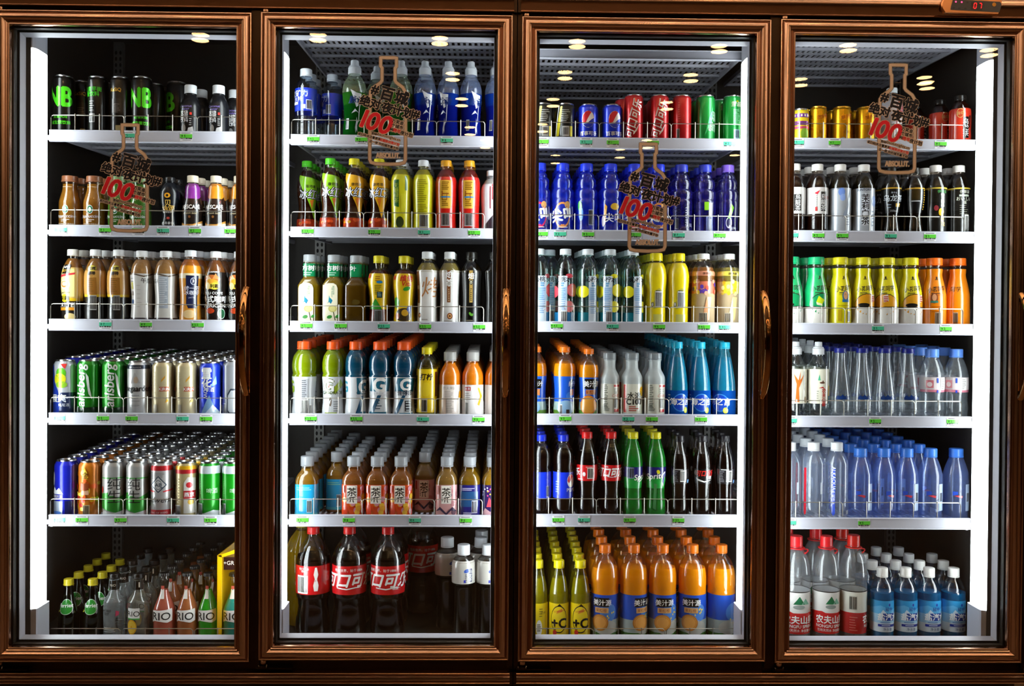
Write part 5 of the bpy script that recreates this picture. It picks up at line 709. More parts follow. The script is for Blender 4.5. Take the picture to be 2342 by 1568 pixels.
def cabinet(ci):
    a = ci * 2; xa = XWL - .02 if ci == 0 else SEAM + .0012; xb = SEAM - .0012 if ci == 0 else XWR + .02
    t = thing('drinks_cooler', ('left' if ci == 0 else 'right') + '-hand bronze framed glass-door drinks cooler cabinet of the joined pair', 'cooler', ((xa + xb) / 2, 0, 0), 'joined glass-door drinks coolers')
    off = -(xa + xb) / 2
    def part(mb, n, smooth=False): o = mb.obj(n, t, smooth); o.location = (off, 0, 0); return o
    m = MB()
    iL = XWL if ci == 0 else SEAM + .011; iR = SEAM - .011 if ci == 0 else XWR
    for x0, x1 in ((xa, iL), (iR, xb)): m.box(x0, x1, .05, Y_BACK + .03, ZFOOT, HEADTOP, LINER)
    m.box(xa, xb, Y_BACK, Y_BACK + .03, ZFOOT, HEADTOP, LINER); m.box(xa, xb, .05, Y_BACK, ZT + .16, ZT + .18, LINER); part(m, 'cabinet_shell')
    m = MB(); zd = at(1171, 1449, .17).z - DECKDROP - .006
    for q0, q1, px in ((iL, MULL[ci], (200, 1450)[ci]), (MULL[ci], iR, (900, 2000)[ci])):
        zq = at(px, 1449, .17).z - DECKDROP - .0045; m.add([(q0, .052, zq - .118 * TILT), (q1, .052, zq - .118 * TILT), (q1, Y_BACK, zq + (Y_BACK - .17) * TILT), (q0, Y_BACK, zq + (Y_BACK - .17) * TILT)], [(0, 1, 2, 3)], GREYD)
    m.box(iL, iR, .05, Y_BACK, ZFOOT, zd - .03, LINER); part(m, 'bottom_deck')
    # header and base mouldings
    hz = ZHEAD; m = MB()
    pr = [(.03, hz), (.002, hz), (-.002, hz + .0012), (-.003, hz + .003), (-.002, hz + .0048), (0, hz + .0058), (-.001, hz + .0068), (-.004, hz + .012), (-.010, hz + .020), (-.014, hz + .029), (-.014, hz + .038), (-.010, hz + .047), (-.003, hz + .054), (0, hz + .058), (0, hz + .16), (.03, hz + .16)]
    m.extrude_x(xa + .008, xb - .008, pr, BRONZE); m.box(xa, xa + .008, -.004, .03, hz - .001, hz + .16, BRONZE_DARK); m.box(xb - .008, xb, -.004, .03, hz - .001, hz + .16, BRONZE_DARK); part(m, 'header_moulding', True)
    bz, bf = ZBASE, ZFOOT; m = MB()
    pr = [(.04, bz), (.002, bz), (-.003, bz - .0012), (-.004, bz - .003), (-.003, bz - .0045), (.001, bz - .0052), (-.002, bz - .007), (-.009, bz - .011), (-.0105, bz - .016), (-.007, bz - .022), (0, bf + .005), (-.0025, bf + .0036), (-.0035, bf + .0018), (-.001, bf), (.04, bf)]
    m.extrude_x(xa + .008, xb - .008, pr, BRONZE); m.box(xa, xa + .008, -.004, .04, bf, bz + .002, BRONZE_DARK); m.box(xb - .008, xb, -.004, .04, bf, bz + .002, BRONZE_DARK); part(m, 'base_moulding', True)
    m = MB(); m.box(xa, xb, .016, .048, bz - .01, ZB + .015, BRONZE_DARK); part(m, 'lower_rail'); m = MB(); m.box(xa, xb, .03, .048, ZT - .015, hz + .05, BLACK); part(m, 'upper_rail')
    m = MB(); m.box(xa, xb, .06, .09, 0, bf + .01, BLACK); m.box(xa + .02, xa + .06, .1, .7, 0, bf + .01, BLACK); m.box(xb - .06, xb - .02, .1, .7, 0, bf + .01, BLACK); part(m, 'plinth')
    m = MB()
    for x0, x1 in ((MULL[ci] - .014, MULL[ci] + .014),): m.box(x0, x1, .006, .035, ZB - .02, hz, BRONZE_DARK)
    part(m, 'centre_mullion')
    for x0, x1 in ((xa, xa + .014), (xb - .014, xb)):
        m = MB(); m.box(x0, x1, .006, .06, ZB - .02, hz, BRONZE_DARK); part(m, 'side_stile')
    # white jamb frames behind each door
    for k in (a, a + 1):
        x0, x1, z0, z1 = DOOR[k]; m = MB(); outer = (.0565, .0500) if k in (0, 2) else (.0500, .0565); pr = []
        for d, y in ((.048, .0345), (.0490, .0345), (1, .049), (1.01, .051), (.02, .0515)):     # thinner towards the centre mullion
            dl, dr_ = (outer[0] * d, outer[1] * d) if d >= 1 else (d, d); dz = .0565 * d if d >= 1 else d
            if k in (1, 2): dl, dr_ = (.0500 * d if d >= 1 else d, .0500 * d if d >= 1 else d)
            pr.append([(x0 + dl, y, z0 + dz), (x1 - dr_, y, z0 + dz), (x1 - dr_, y, z1 - dz), (x0 + dl, y, z1 - dz)])
        m.add([p for q in pr for p in q], [(j * 4 + i, j * 4 + (i + 1) % 4, j * 4 + 4 + (i + 1) % 4, j * 4 + 4 + i) for j in range(len(pr) - 1) for i in range(4)], WHITE); part(m, 'jamb_frame')
    # lit mullion post and light strips
    m = MB(); m.box(MULL[ci] - MH + .011, MULL[ci] + MH - .011, .052, .132, zd, ZT + .1, LINER); part(m, 'light_post')
    for q0, q1 in (((iL, XL - .011),) if ci == 0 else ((XR + .011, iR),)): m = MB(); m.box(q0, q1, .052, .132, zd, ZT + .1, LINER); part(m, 'corner_post')
    for x, sg in ((XL if ci == 0 else SEAM + .022, 1), (MULL[ci] - MH, -1), (MULL[ci] + MH, 1), (SEAM - .022 if ci == 0 else XR, -1)):
        m = MB(); zprism(m, strip_profile(sg), ZB + .125, ZT - .085, LED, x - sg * .011)
        for ys in (.0655, .086, .1185): m.box(x - .0004, x + .0004, ys, ys + .0011, ZB + .126, ZT - .086, GREYMET)
        part(m, 'light_strip', True)
        m = MB(); zprism(m, strip_profile(sg), ZT - .085, ZT + .02, WHITE, x - sg * .011); part(m, 'strip_end_housing', True)
        m = MB(); zprism(m, [(sg * q, y) for q, y in ((-.004, .054), (.0145, .054), (.016, .06), (.016, .126), (.0125, .133), (-.004, .134))], zd, ZB + .125, WHITE, x - sg * .011); part(m, 'strip_socket')
    for x in ((XWL + .019, at(731, 700, .78).x) if ci == 0 else (at(1624, 700, .78).x, XWR - .019)):
        o_ = upright(t, x + off)
    for k in (a, a + 1):
        dr = cabinet_door(t, k); dr.location = (off, 0, 0)
    return t
GREYD = mat('deck_sheet', lambda nt: principled(nt, lin(0x55534f), .4, .6).outputs[0])
CAB = [cabinet(0), cabinet(1)]
# ------------------------------------------------------------------ shelves
BAY = [(at(109, 760, Y_LIP).x, None), (at(660, 760, Y_LIP).x, None), (None, at(1698, 760, Y_LIP).x), (None, at(2226, 760, Y_LIP).x)]
mA = BAY[1][0] - MULL[0]; mB = MULL[1] - BAY[2][1]
BAY = [(BAY[0][0], MULL[0] - mA), (BAY[1][0], SEAM - .03), (SEAM + .03, BAY[2][1]), (MULL[1] + mB, BAY[3][1])]
LIPTOP = [[(297, 324), (514, 540), (729, 756), (943.5, 971), (1176.5, 1203)], [(309, 333.5), (520, 543.5), (734.5, 760), (946, 972.5), (1177, 1204)],
          [(314.5, 340.5), (526, 550), (735.5, 760), (946.5, 972), (1176, 1204.5)], [(316.5, 341.5), (527.6, 554), (739, 765), (951, 977), (1184, 1210)]]
TAGS = [[[295, 427], [140, 242, 318, 375, 448, 530], [243, 336, 455], [137, 238, 304, 421, 475], [137, 190, 279, 400, 486]],
        [[718, 828, 1024], [706, 859, 973, 1088], [704, 783, 882, 977, 1101], [715, 820, 973, 1101], [697, 804, 956, 1073]],
        [[1243, 1343, 1404, 1496, 1672], [1243, 1285, 1349, 1457, 1557, 1651], [1279, 1407, 1514, 1617, 1665], [1300, 1445, 1499, 1612], [1286, 1345, 1450, 1562]],
        [[1828, 1912, 2155], [1817, 1877, 1932, 2043, 2133], [2016, 2172], [1818, 2012, 2190], [1819, 1989]]]
PRICE = {(1, 0): '4.5 6 6', (1, 1): '3.5 3.5 5 5.5', (1, 2): '5 5 5.5 5.5 5.5', (1, 3): '5.5 5.5 6 6', (1, 4): '6 6 6 6', (2, 2): '4.3 4.3 6 4.5 4.5', (2, 1): '6 6 5 5 7 7', (2, 4): '3.5 4 4 3.5', (0, 2): '7 9 5.5'}
GRN = ink(0x58c038); GRN2 = ink(0x4ab890); PAPER = ink(0xe2e2e6); INKB = ink(0x24262a)
_deck = {}
def deck_mesh(wd):
    key = round(wd, 3)
    if key not in _deck:
        m = MB(); dp = Y_BACK - .03 - Y_LIP; n = int(wd / .0165)
        for y in [.004 + i * (dp - .01) / 5 for i in range(6)]: m.box(-wd / 2, wd / 2, y, y + .012, -.010, -.002, WHITE)
        for i in range(n): x = -wd / 2 + .006 + i * (wd - .012) / (n - 1); m.box(x - .0042, x + .0042, 0, dp, -.003, 0, WHITE)
        for i in range(5):
            y = .02 + (i + .5) * (dp - .01) / 5; m.box(-wd / 2, wd / 2, y - .012, y + .012, -.0028, -.0004, WHITE)
        for x in (-wd / 2, wd / 2 - .006): m.box(x, x + .006, 0, dp, -.014, -.0006, WHITE)
        _deck[key] = m.mesh('wire_deck', False)
    return _deck[key]
SHZ = {}
def shelf(k, r, ztop, zbot, label, rail=True, tags=()):
    x0, x1 = BAY[k]; xc = (x0 + x1) / 2; wd = x1 - x0 - .012
    t = thing('cooler_shelf', label, 'shelf', (xc, Y_LIP, ztop), 'white shelves in the coolers')
    o = bpy.data.objects.new('wire_deck', deck_mesh(wd)); COL.objects.link(o); o.parent = t; o.location = (0, .004, -.006 - (SINK[r] if r >= 0 else 0)); o.rotation_euler = (TILT, 0, 0)
    h = ztop - zbot; m = MB()
    m.extrude_x(x0 - xc + .004, x1 - xc - .002, [(.006, 0), (0, 0), (-.0022, -.0012), (-.0022, -.0028), (-.0006, -.0036), (-.0006, -h + .004), (-.0024, -h + .003), (-.0024, -h + .001), (-.001, -h), (.006, -h)], WHITE); m.obj('price_rail', t)
    for sx, e in ((x0 - xc - .0035, x0 - xc + .008), (x1 - xc - .008, x1 - xc + .0035)):
        m = MB(); m.box(sx, e, .002, .014, -h * .85, -h * .45, WHITE); m.box(sx, e, .014, Y_BACK - Y_LIP - .03, -h * .8, -.012, WHITE) if 0 else None; m.obj('bracket_tip', t, False)
    if rail:                                                       # wire guards, each of three or four cells
        cell = .0688; n = int((wd + .006) / cell); i = 0
        while i < n:
            c = min(3, n - i) if n - i != 4 else 4; m = MB(); xs = [x0 - xc + .004 + cell * (i + j) for j in range(c + 1)]; y = .009
            m.tube([(xs[0], y, -.004), (xs[0], y, .036), (xs[0] + .003, y, .0415), (xs[0] + .007, y, .043), (xs[-1] - .007, y, .043), (xs[-1] - .003, y, .0415), (xs[-1], y, .036), (xs[-1], y, -.004)], .0013, WIRE)
            for x in xs[1:-1]: m.tube([(x, y - .002, -.004), (x, y - .002, .047)], .0013, WIRE)
            m.obj('wire_guard', t); i += c
    pl = PRICE.get((k, r), '').split()
    for j, px in enumerate(tags):
        x = at(px, 0, Y_LIP).x - xc; m = MB(); y = -.0012; zc = -h * .5; g = GRN if (j + k) % 3 else GRN2
        m.box(x - .0175, x + .0175, y, y + .0006, zc - .0125, zc + .0145, PAPER); y2 = y - .0002
        def q(a, b, c, d, mt, dy=0): m.add([(x + a, y2 - dy, zc + c), (x + b, y2 - dy, zc + c), (x + b, y2 - dy, zc + d), (x + a, y2 - dy, zc + d)], [(0, 1, 2, 3)], mt)
        q(-.0175, .0175, -.0035, .0075, g); q(-.013, .012, .010, .0113, INKB)
        rr = random.Random(px)
        for i in range(11): a = -.016 + i * .003; q(a, a + rr.choice((.0012, .0018, .0024)), -.0065, -.003 + rr.uniform(0, .001), INKB, .0001)
        q(-.010, .013, -.0098, -.0088, INKB)
        pv, pt = text_tris('¥ ' + (pl[j] if j < len(pl) else '5')); m.add([(x - .008 + a * .009, y2 - .0002, zc + .0025 + b * .009) for a, b in pv], pt, INKB)
        m.obj('price_tag', t, False)
    return t
for k in range(4):
    for r, (a, b) in enumerate(LIPTOP[k]):
        pm = (200, 900, 1450, 2000)[k]; zt, zb = at(pm, a, Y_LIP).z, at(pm, b, Y_LIP).z
        SHZ[k, r] = zt; shelf(k, r, zt, zb, f'white {SHELF[r]} counted downward behind the {DOORS[k]} glass door', True, TAGS[k][r])
    SHZ[k, 5] = at((200, 900, 1450, 2000)[k], 1449, .17).z - DECKDROP
for k, a, b in ((1, 68, 93), (2, 113, 136), (3, 76, 102)):
    pm = (200, 900, 1450, 2000)[k]; shelf(k, -1, at(pm, a, Y_LIP).z, at(pm, b, Y_LIP).z, f'empty white shelf under the cooler roof, {DOORS[k]} door', False)
for k in (0, 2):                                                   # loose wire guards on the bottom deck
    x0, x1 = BAY[k]; n = int((x1 - x0) / .0688); i = 0
    while i < n:
        c = min(3, n - i); t = thing('wire_guard', f'low wire guard on bottom deck behind the {DOORS[k]} door, {ORD[i // 3]} from left', 'guard', (x0 + i * .0688, .15, SHZ[k, 5] - .003), 'low wire guards on the bottom decks')
        m = MB(); xs = [.0022 + (.0688 - .0044 / c) * j for j in range(c + 1)]; hh = .047
        m.tube([(xs[0], 0, 0), (xs[0], 0, hh - .006), (xs[0] + .006, 0, hh), (xs[-1] - .006, 0, hh), (xs[-1], 0, hh - .006), (xs[-1], 0, 0)], .0013, WIRE); m.obj('guard_wire', t)
        for x in xs[1:-1]: m = MB(); m.tube([(x, -.002, 0), (x, -.002, hh + .003)], .0014, WIRE); m.obj('guard_post', t)
        i += c
# ------------------------------------------------------------------ thermostat on the header
def thermostat():
    c = at(2220, 17, -.018); t = thing('thermostat', 'copper thermostat with glowing red digits on the header moulding', 'thermostat', c); t.rotation_euler = (0, math.radians(1.2), 0)
    K = .00118; P = lambda x, y, d=0: ((x - 2220) * K, d, (17 - y) * K)
    m = MB(); out = [(2150, 12), (2156, -2), (2290, -2), (2290, 10), (2283, 33), (2158, 33), (2152, 24)]
    n = len(out); v = [P(*p, .003) for p in out] + [P(*p, -.003) for p in out] + [P(2220 + (p[0] - 2220) * .97, 17 + (p[1] - 17) * .9, -.006) for p in out]
    m.add(v, [(j * n + i, j * n + (i + 1) % n, (j + 1) * n + (i + 1) % n, (j + 1) * n + i) for j in (0, 1) for i in range(n)] + [tuple(range(2 * n, 3 * n))], metal(0xd09060, .3)); m.obj('housing', t)
    m = MB(); m.add([P(*p, -.0066) for p in [(2176, 2), (2284, 4), (2288, 8), (2284, 28), (2171, 26), (2172, 18)]], [tuple(range(6))], plastic(0x2c2a2e, .5)); m.add([P(*p, -.0068) for p in [(2218, 7), (2245, 8), (2243, 25), (2217, 24)]], [(0, 1, 2, 3)], plastic(0x0a0606, .3))
    for p in ((2178, 21.5), (2191, 22), (2205, 22), (2209, 8)): m.add([P(p[0] + 3 * math.cos(i * .6283), p[1] + 2 * math.sin(i * .6283), -.0068) for i in range(10)], [tuple(range(10))], plastic(0x0c0c0c, .4))
    m.add([P(2271 + 4.6 * math.cos(i * .5236), 10.5 + 4.6 * math.sin(i * .5236), -.0068) for i in range(12)], [tuple(range(12))], ink(0xd8941c))
    m.obj('control_panel', t, False)
    m = MB(); seg = {'a': (0, 0, 1, 0), 'b': (1, 0, 1, 1), 'c': (1, 1, 1, 2), 'd': (0, 2, 1, 2), 'e': (0, 1, 0, 2), 'f': (0, 0, 0, 1)}
    for dx, ch in ((2225, 'abcdef'), (2237, 'abc')):
        for s_ in ch:
            a, b, c_, d = seg[s_]; q = lambda u, w_: (dx + u * 5.5 - w_ * .7, 9 + w_ * 6)
            p0, p1 = q(a, b), q(c_, d); hw = .9
            pts = [(p0[0] + .6, p0[1] - hw), (p1[0] - .6, p1[1] - hw), (p1[0] - .6, p1[1] + hw), (p0[0] + .6, p0[1] + hw)] if b == d else [(p0[0] - hw, p0[1] + .7), (p0[0] + hw, p0[1] + .7), (p1[0] + hw, p1[1] - .7), (p1[0] - hw, p1[1] - .7)]
            m.add([P(*p, -.0072) for p in pts], [(0, 1, 2, 3)], emit(0xff2020, 3))
    for x, y in ((2182.5, 7.5), (2196, 7.8)): m.add([P(x + 2 * math.cos(i * .7854), y + 2 * math.sin(i * .7854), -.0072) for i in range(8)], [tuple(range(8))], emit(0xff4070, 3))
    m.obj('red_display', t, False)
thermostat()
# ------------------------------------------------------------------ bottle-shaped stickers on the door glass (QR codes left out)
TAN, NAVY, RED, GREYO = matte(0xf2dccb), matte(0x0a0b1c), matte(0xe01830), matte(0x8a7c72)
def sticker(k, ox, oy, label):
    'drawn in the 200 x 270 pixel frame of the photograph whose corner is (ox, oy)'
    y = .0136; c = at(ox + 88, oy + 133, y); t = thing('glass_sticker', label, 'sticker', c, 'bottle-shaped advertising stickers'); S = (at(ox + 188, oy, y).x - at(ox + 88, oy, y).x) / 100
    Q = 5.805; P = lambda X, Yp, d: ((X / Q - 88) * S, -d, (133 - Yp / Q) * S)
    def band(m, pts, w, mt, d):
        n = len(pts); L = []
        for i in range(n):
            a, b, e = Vector(pts[i - 1]), Vector(pts[i]), Vector(pts[(i + 1) % n]); u, v = (b - a).normalized(), (e - b).normalized(); nn = Vector((-(u.y + v.y), u.x + v.x)).normalized(); s = 1 / max(.5, nn.dot(Vector((-u.y, u.x))))
            L.append((b + nn * w / 2 * s, b - nn * w / 2 * s))
        m.add([P(p.x, p.y, d) for a, b in L for p in (a, b)], [(2 * i, 2 * ((i + 1) % n), 2 * ((i + 1) % n) + 1, 2 * i + 1) for i in range(n)], mt)
    out = [(408, 72), (425, 70), (600, 70), (617, 74), (617, 185), (600, 205), (600, 372), (618, 400), (700, 460), (735, 520), (742, 700), (742, 1420), (725, 1460), (660, 1478), (505, 1484), (350, 1478), (285, 1460), (268, 1420), (268, 700), (275, 520), (310, 470), (402, 405), (426, 372), (426, 205), (408, 185)]
    m = MB(); band(m, out, 52, GREYO, .00005); band(m, out, 36, TAN, .0001); m.obj('bottle_outline', t, False)
    m = MB()
    def txt(s, X, Yp, sz, mt, rot=-15, bold=.0, out=0, it=0, sx=1.0, d=.0003):
        vs, ts = text_tris(s, it); a = math.radians(rot)
        def put(dx, dy, mt, d):
            pts = []
            for x, yy in vs: q = rot2((x * sz * sx + dx, yy * sz + dy), a); pts.append(P(X + q[0], Yp - q[1], d))
            m.add(pts, ts, mt)
        if out:
            for i in range(12): put(out * math.cos(i * .5236), out * math.sin(i * .5236), TAN, d - .0001 + i * 2e-6)
        b = bold * sz
        for i, (dx, dy) in enumerate([(0, 0)] if not b else [(-b, 0), (b, 0), (0, b), (0, -b), (b * .7, b * .7), (-b * .7, -b * .7), (b * .7, -b * .7), (-b * .7, b * .7)]): put(dx, dy, mt, d + i * 2e-6)
    for s, X, Yp, sz in (('#', 335, 500, 165), ('百', 497, 553, 196), ('城', 690, 598, 190), ('绝', 205, 642, 146), ('对', 342, 683, 146), ('夜', 500, 733, 150), ('计', 630, 765, 146), ('划', 770, 802, 146), ('#', 884, 822, 145)): txt(s, X, Yp, sz, NAVY, -15, .045, 13)
    for s, X, Yp in (('1', 196, 878), ('0', 312, 916), ('0', 478, 962)): txt(s, X, Yp, 335 if s == '0' else 325, RED, -12, .028, 17, .18, 1.05)
    txt('万奖金', 640, 920, 54, NAVY, -15, .035, 10); txt('个城市', 632, 980, 54, NAVY, -15, .035, 10); txt('种', 556, 1020, 50, NAVY, -15, .035, 10); txt('跨年', 628, 1038, 54, RED, -15, .035, 10); txt('夜计划', 754, 1078, 58, NAVY, -15, .035, 12)
    m.add([P(*p, .0001) for p in ((120, 1060), (660, 1200), (655, 1235), (640, 1290), (275, 1200), (118, 1095))], [tuple(range(6))], ink(0xc8bcb4)) if 0 else None
    txt('登陆', 324, 1078, 36, NAVY, -15, .035, 8); txt('absolutnights.cn', 512, 1124, 52, NAVY, -15, .014, 8); txt('或扫码关注看更多', 262, 1116, 39, NAVY, -15, .035, 8); txt('百城绝对夜计划', 528, 1188, 39, RED, -15, .035, 8); txt('这一夜 你的城市属于你', 456, 1226, 39, NAVY, -15, .035, 8)
    txt('ABSOLUT.', 510, 1366, 96, TAN, 0, .065, 0, 0, .74)
    txt('•••••••••', 512, 300, 26, TAN, 0)
    m.obj('lettering', t, False)
sticker(0, 209, 273, 'bottle-shaped lettered sticker on leftmost glass door, over second shelf'); sticker(1, 800, 120, 'bottle-shaped lettered sticker on second glass door, over top shelf')
sticker(2, 1394, 318, 'bottle-shaped lettered sticker on third glass door, over second shelf'); sticker(3, 1965, 138, 'bottle-shaped lettered sticker on rightmost glass door, over top shelf')
# ------------------------------------------------------------------ what stands where: (design, photo x, how deep, first row index, turn in degrees)
LIM = [(XWL, MULL[0]), (MULL[0], SEAM - .011), (SEAM + .011, MULL[1]), (MULL[1], XWR)]
def row(k, r, items, pitch=None):
    z = SHZ[k, r]; z0 = z - .0038 - SINK[r] if r < 5 else z
    y0 = .168 if r < 5 else .170
    fronts = 0; L = []
    for it in items:
        it = tuple(it) + (1, 0, 0, None)[len(it) - 2:]; key, cx, n, st, yaw, alt = it
        d = DES[key]; R = d['R'] + (.0012 if d['dec'] or d['wrap'] else .0002); pt = max(pitch or .058, 2 * R + .0012); yf = y0 + R
        py = 762 - (z0 + d['H'] / 2 - CZ) * 2100 / (2.48 + yf); X = at(cx, py, yf + st * pt).x
        if st == 0: fronts += 1
        X = min(max(X, LIM[k][0] + R + .002), LIM[k][1] - R - .002)
        dd = d['desc']; o = ORD[max(0, fronts - 1)]; where = f'{SHELF[r]}, {DOORS[k]} door'
        for j in range(st, st + n):
            if yf + j * pt + R > Y_BACK - .03: break
            lab = f'{dd}, {o} from left, {where}' if j == 0 else f'{dd}, {ORD[j - 1]} behind {o} from left, {where}' if st == 0 else f'{dd}, set back beside {o}, {where}' if j == st else f'{dd}, {ORD[j - 1]} back beside {o}, {where}'
            L.append([X + (random.uniform(-.001, .001) if j else 0), yf + j * pt, R, bool(d['sq']), alt if (alt and j > 0) else key, lab, 'row of ' + dd, math.radians(yaw) if j == 0 else math.radians(yaw) + random.uniform(-.7, .7) * (not d['sq']), j, 1.0])
    for i, a in enumerate(L):                                      # neighbours keep clear of each other
        for b in L[i + 1:]:
            dx, dy = abs(a[0] - b[0]), abs(a[1] - b[1]); s = a[2] + b[2] + .0006
            q = max(dx, dy) / s if a[3] or b[3] else math.hypot(dx, dy) / s
            if q < 1:
                if q < .9: DBG.append((k, r, round(q, 2), a[5][:40], b[5][:40]))
                for e in (a, b): e[9] = min(e[9], max(q, .86))
    for X, y, R, sq, key, lab, grp, yw, j, sc in L:
        o = place(key, X, y, z0 + ((y - Y_LIP) if r < 5 else (y - .17)) * TILT, lab, grp, yw, lite=(j > 2)); o.scale = (sc, sc, 1)
        if len(lab.replace(',', '').split()) > 16: DBG.append(('long', lab))
DBG = []
# first door
row(0, 0, [('nb', 146), ('kasi', 190, 1, 1), ('nbback', 224), ('blackcan', 250, 1, 1), ('kasi', 276), ('blackcan', 303, 1, 1), ('nb', 325, 1, 0, 8), ('blackcan', 355, 1, 1), ('blackcan', 380, 1, 2), ('nb', 405, 1, 1, -25), ('char', 436), ('char', 461, 1, 1), ('char', 500, 1), ('char', 536, 1, 1)])
row(0, 1, [('frap', 160, 2), ('frap', 216, 2), ('matcha', 272, 2), ('matcha', 322), ('cafe', 362), ('cafe', 407, 1, 1, 30), ('nesp', 440, 4), ('neso', 493, 4), ('neso', 545, 4)][:4] + [('cafe', 389, 2), ('nesp', 441, 4), ('neso', 494, 4), ('neso', 547, 4)])
row(0, 2, [('latte', 167, 4), ('smooth', 219, 5), ('smooth', 272, 5), ('milktea', 325, 5), ('tealatte', 380, 5), ('cold', 436, 5), ('ameri', 493, 5), ('ameri', 547, 5)])
row(0, 3, [('strong', 149, 8, 0, 0, 'brave'), ('dane', 204, 8), ('dane', 261, 8, 0, 20), ('hoeg', 318, 8), ('kirin', 373, 8), ('kirin', 427, 8, 0, 4), ('snow', 481, 8), ('grey', 534, 8)])
row(0, 4, [('brave', 152, 9), ('gold', 206, 9), ('chun', 261, 9, 0, 22), ('chun', 315, 9), ('bud', 371, 9), ('yan', 427, 9), ('tsing', 480, 9), ('tsing', 533, 9)])
row(0, 5, [('perrier', 157, 5), ('perrier', 212.5, 4), ('frost', 262, 5), ('lemonrio', 317, 5), ('riop', 376, 6, 0, 0, 'rioo'), ('rioo', 429, 6, 0, 0, 'rioy'), ('riog', 477, 4, 0, 0, 'rioy'), ('riot', 536, 2)], .064)
# second door
row(1, 0, [('poc', 700, 3), ('poc', 760, 2, 1, -20), ('mizg', 811, 1), ('mizg', 863, 1, 1), ('mizg', 917, 1), ('mizb', 972, 3), ('mizb', 1025, 3, 0, -40), ('mizb', 1077, 3, 0, 15), ('mizb', 1136, 3)])
row(1, 1, [('teag', 703, 3, 1, 30), ('teag', 756, 5, 0, 25), ('teay', 810, 5, 0, 22), ('teay', 867, 4), ('honey', 917, 5), ('honeyb', 968, 5), ('redtea', 1020, 3), ('redtea', 1073, 3), ('whitetea', 1125, 2)])
row(1, 2, [('leaf', 709, 3), ('leaf', 764, 3), ('leafb', 815, 3), ('vita', 866, 3), ('vitab', 924, 3), ('roast', 977, 3), ('roastb', 1028, 3), ('blacktea', 1078, 2), ('blacktea', 1131, 2, 0, 50)])
row(1, 3, [('gatl', 696, 6), ('gatm', 762, 6), ('gatb', 814, 8), ('gatc', 869, 8), ('gatd', 924, 8), ('lemon', 976, 5), ('orange', 1029, 6), ('orangeb', 1081, 6), ('orange', 1134, 6, 0, 60)])
row(1, 4, [('pib', 703, 8), ('pib', 770, 6, 1), ('pio', 809, 6), ('pio', 863, 6), ('pio', 917, 6), ('pip', 971, 7, 1), ('pip', 1022, 8), ('pin', 1074, 8), ('piv', 1127, 8)])
row(1, 5, [('cola2a', 716, 1), ('yellow2', 690, 2, 1), ('cola2b', 799, 2), ('cola2c', 887, 2), ('cola2b', 965, 1, 2), ('still', 1022, 1, 1), ('still', 1060, 1), ('still', 1100, 2, 1), ('still', 1116, 1)])
# third door
row(2, 0, [('tiger', 1243, 3), ('tiger', 1293, 3, 0, -10), ('pepc', 1345, 3), ('pepc', 1400, 1, 0, 14), ('cocr', 1427, 1, 1), ('cocc', 1449, 1), ('cocc', 1508, 3), ('cocr', 1559, 3), ('spr', 1613, 3), ('sprb', 1647, 2, 1), ('sprb', 1675, 1)])
row(2, 1, [('hivea', 1234, 4), ('hiveb', 1287, 4), ('hivec', 1341, 5), ('hived', 1396, 5), ('hivea', 1451, 5), ('hiveb', 1505, 4), ('hivep', 1558, 3), ('hiveq', 1612, 3), ('hiver', 1664, 3)])
row(2, 2, [('peachb', 1232, 1), ('peach', 1256, 1, 1), ('peach', 1293, 1), ('lima', 1344, 5), ('limb', 1395, 5), ('limc', 1447, 5), ('ysoda', 1500, 5), ('ysoda', 1551, 5), ('rinp', 1608, 5), ('riny', 1666, 4)])
row(2, 3, [('mma', 1225, 8, 0, -35), ('mma', 1291, 8), ('mmb', 1346, 8), ('cva', 1394, 7), ('cvb', 1445, 7), ('cva', 1497, 7), ('seaa', 1548, 8), ('seab', 1600, 7), ('seac', 1656, 5)])
row(2, 4, [('pepa', 1237, 4), ('pepb', 1288, 4), ('coka', 1342, 4), ('cokb', 1397, 4), ('spra', 1447, 4), ('sprc', 1499, 4), ('zera', 1553, 3), ('zerb', 1606, 3), ('zera', 1657, 3)])
row(2, 5, [('pluscb', 1230, 6), ('plusc', 1278, 7), ('plusc', 1327, 7), ('mm2a', 1383, 4), ('mm2b', 1449, 4), ('mm2c', 1515, 4), ('mm2d', 1583, 4), ('mm2e', 1649, 4)])
# fourth door
row(3, 0, [('mix', 1831), ('jdb', 1871, 2), ('jdb', 1925, 2), ('jdb', 1980, 2), ('whitetea', 2040, 1, 1), ('redool', 2095, 1, 2), ('redool', 2150, 1, 1), ('redool', 2196, 1)])
row(3, 1, [('oola', 1817, 3), ('oolb', 1869, 4), ('jasa', 1921, 4), ('jasb', 1975, 4), ('blka', 2038, 2), ('blkb', 2091, 2), ('itoa', 2139, 4), ('itob', 2192, 3)])
row(3, 2, [('xmg', 1809, 3), ('xmh', 1866, 3), ('xmy', 1921, 3), ('xmz', 1973, 3), ('xmw', 2027, 3), ('xmz', 2081, 3), ('xmo', 2136, 3), ('xmp', 2190, 3)])
row(3, 3, [('kida', 1819, 4), ('kidb', 1871, 4), ('cone', 1921, 5), ('cone', 1971, 5), ('cone', 2023, 5), ('cone', 2076, 3), ('spring', 2131, 4), ('spring', 2186, 4, 0, -25)])
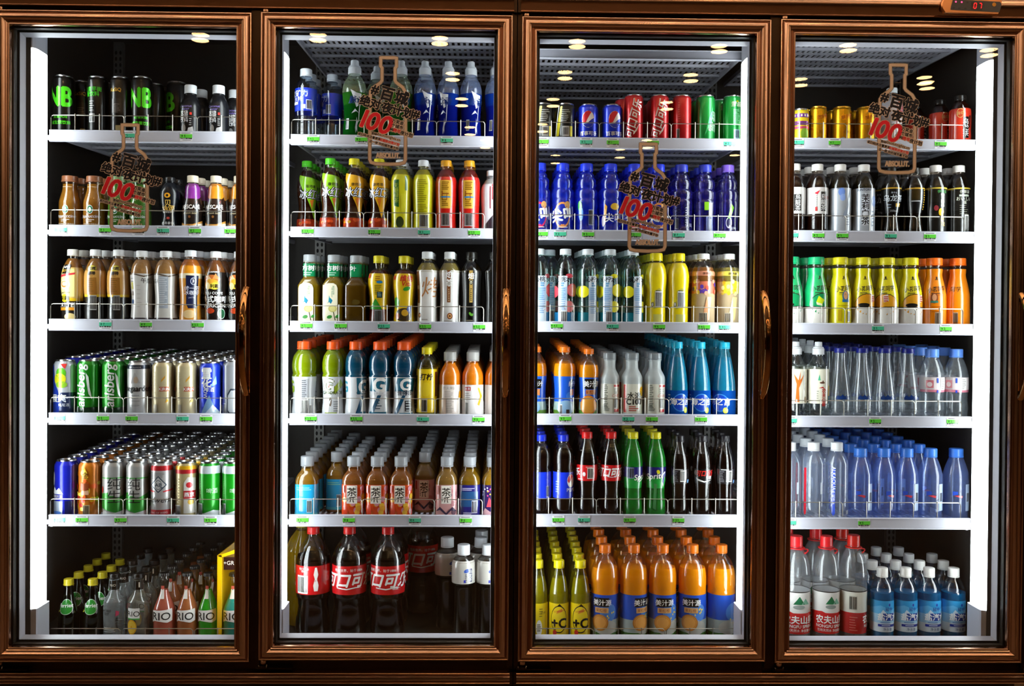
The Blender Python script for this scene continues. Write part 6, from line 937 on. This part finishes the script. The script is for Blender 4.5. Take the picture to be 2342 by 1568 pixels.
row(3, 4, [('alkr', 1806, 7), ('alkr', 1860, 7), ('alka', 1913, 7), ('blue', 1967, 8), ('blue', 2021, 8, 0, 30), ('blue', 2073, 8), ('blue', 2127, 7), ('blue', 2186, 1)])
row(3, 5, [('nong', 1819, 3), ('nong', 1889, 2, 0, 5), ('nongb', 1951, 2, 0), ('salt', 1994, 2, 1), ('salt', 2017, 1), ('salt', 2048, 3, 1), ('salt', 2070.5, 1), ('salt', 2102, 3, 1), ('salt', 2124, 1), ('salt', 2156, 2, 1), ('salt', 2180, 1)])

# ------------------------------------------------------------------ yellow carrier round the teal bottles
def carrier():
    z = SHZ[0, 5] - .003; x0 = at(498, 1400, .165).x; x1 = MULL[0] + .004; t = thing('bottle_carrier', 'glossy yellow carton carrier with dark name plate, bottom deck, leftmost door', 'carton', (x0, .163, z))
    Y = mat('yellow_carton', lambda nt: principled(nt, lin(0xe8b40c), .25, coat=.5).outputs[0]); wd = x1 - x0; h = at(500, 1268, .165).z - z; d = .22; rise = .036
    def board(n, *bx):
        m = MB(); [m.box(*b, Y) for b in bx]; m.obj(n, t, False)
    board('side_board', (0, .003, 0, d, .012, h)); board('corner_edge', (0, .0125, -.004, -.0008, .002, h)); board('back_board', (.004, wd, d - .003, d, .014, h + .05))
    m = MB(); m.add([(0, -.004, h - .002), (.0125, -.004, h - .006), (wd, -.004, h + rise), (wd - .012, -.004, h + rise + .012), (0, -.0008, h - .002), (.0125, -.0008, h - .006), (wd, -.0008, h + rise), (wd - .012, -.0008, h + rise + .012)], [(0, 1, 2, 3), (4, 7, 6, 5), (0, 3, 7, 4), (1, 5, 6, 2), (0, 4, 5, 1), (2, 6, 7, 3)], Y); m.obj('gable_edge', t, False)
    m = MB(); m.box(.018, wd - .002, -.0035, -.001, h - .042, h - .006, ink(0x2a1410)); v, ts = text_tris('+GR'); m.add([(.033 + a * .016, -.0038, h - .022 + b * .016) for a, b in v], ts, ink(0xe8d8c0)); m.obj('name_plate', t, False)
carrier()
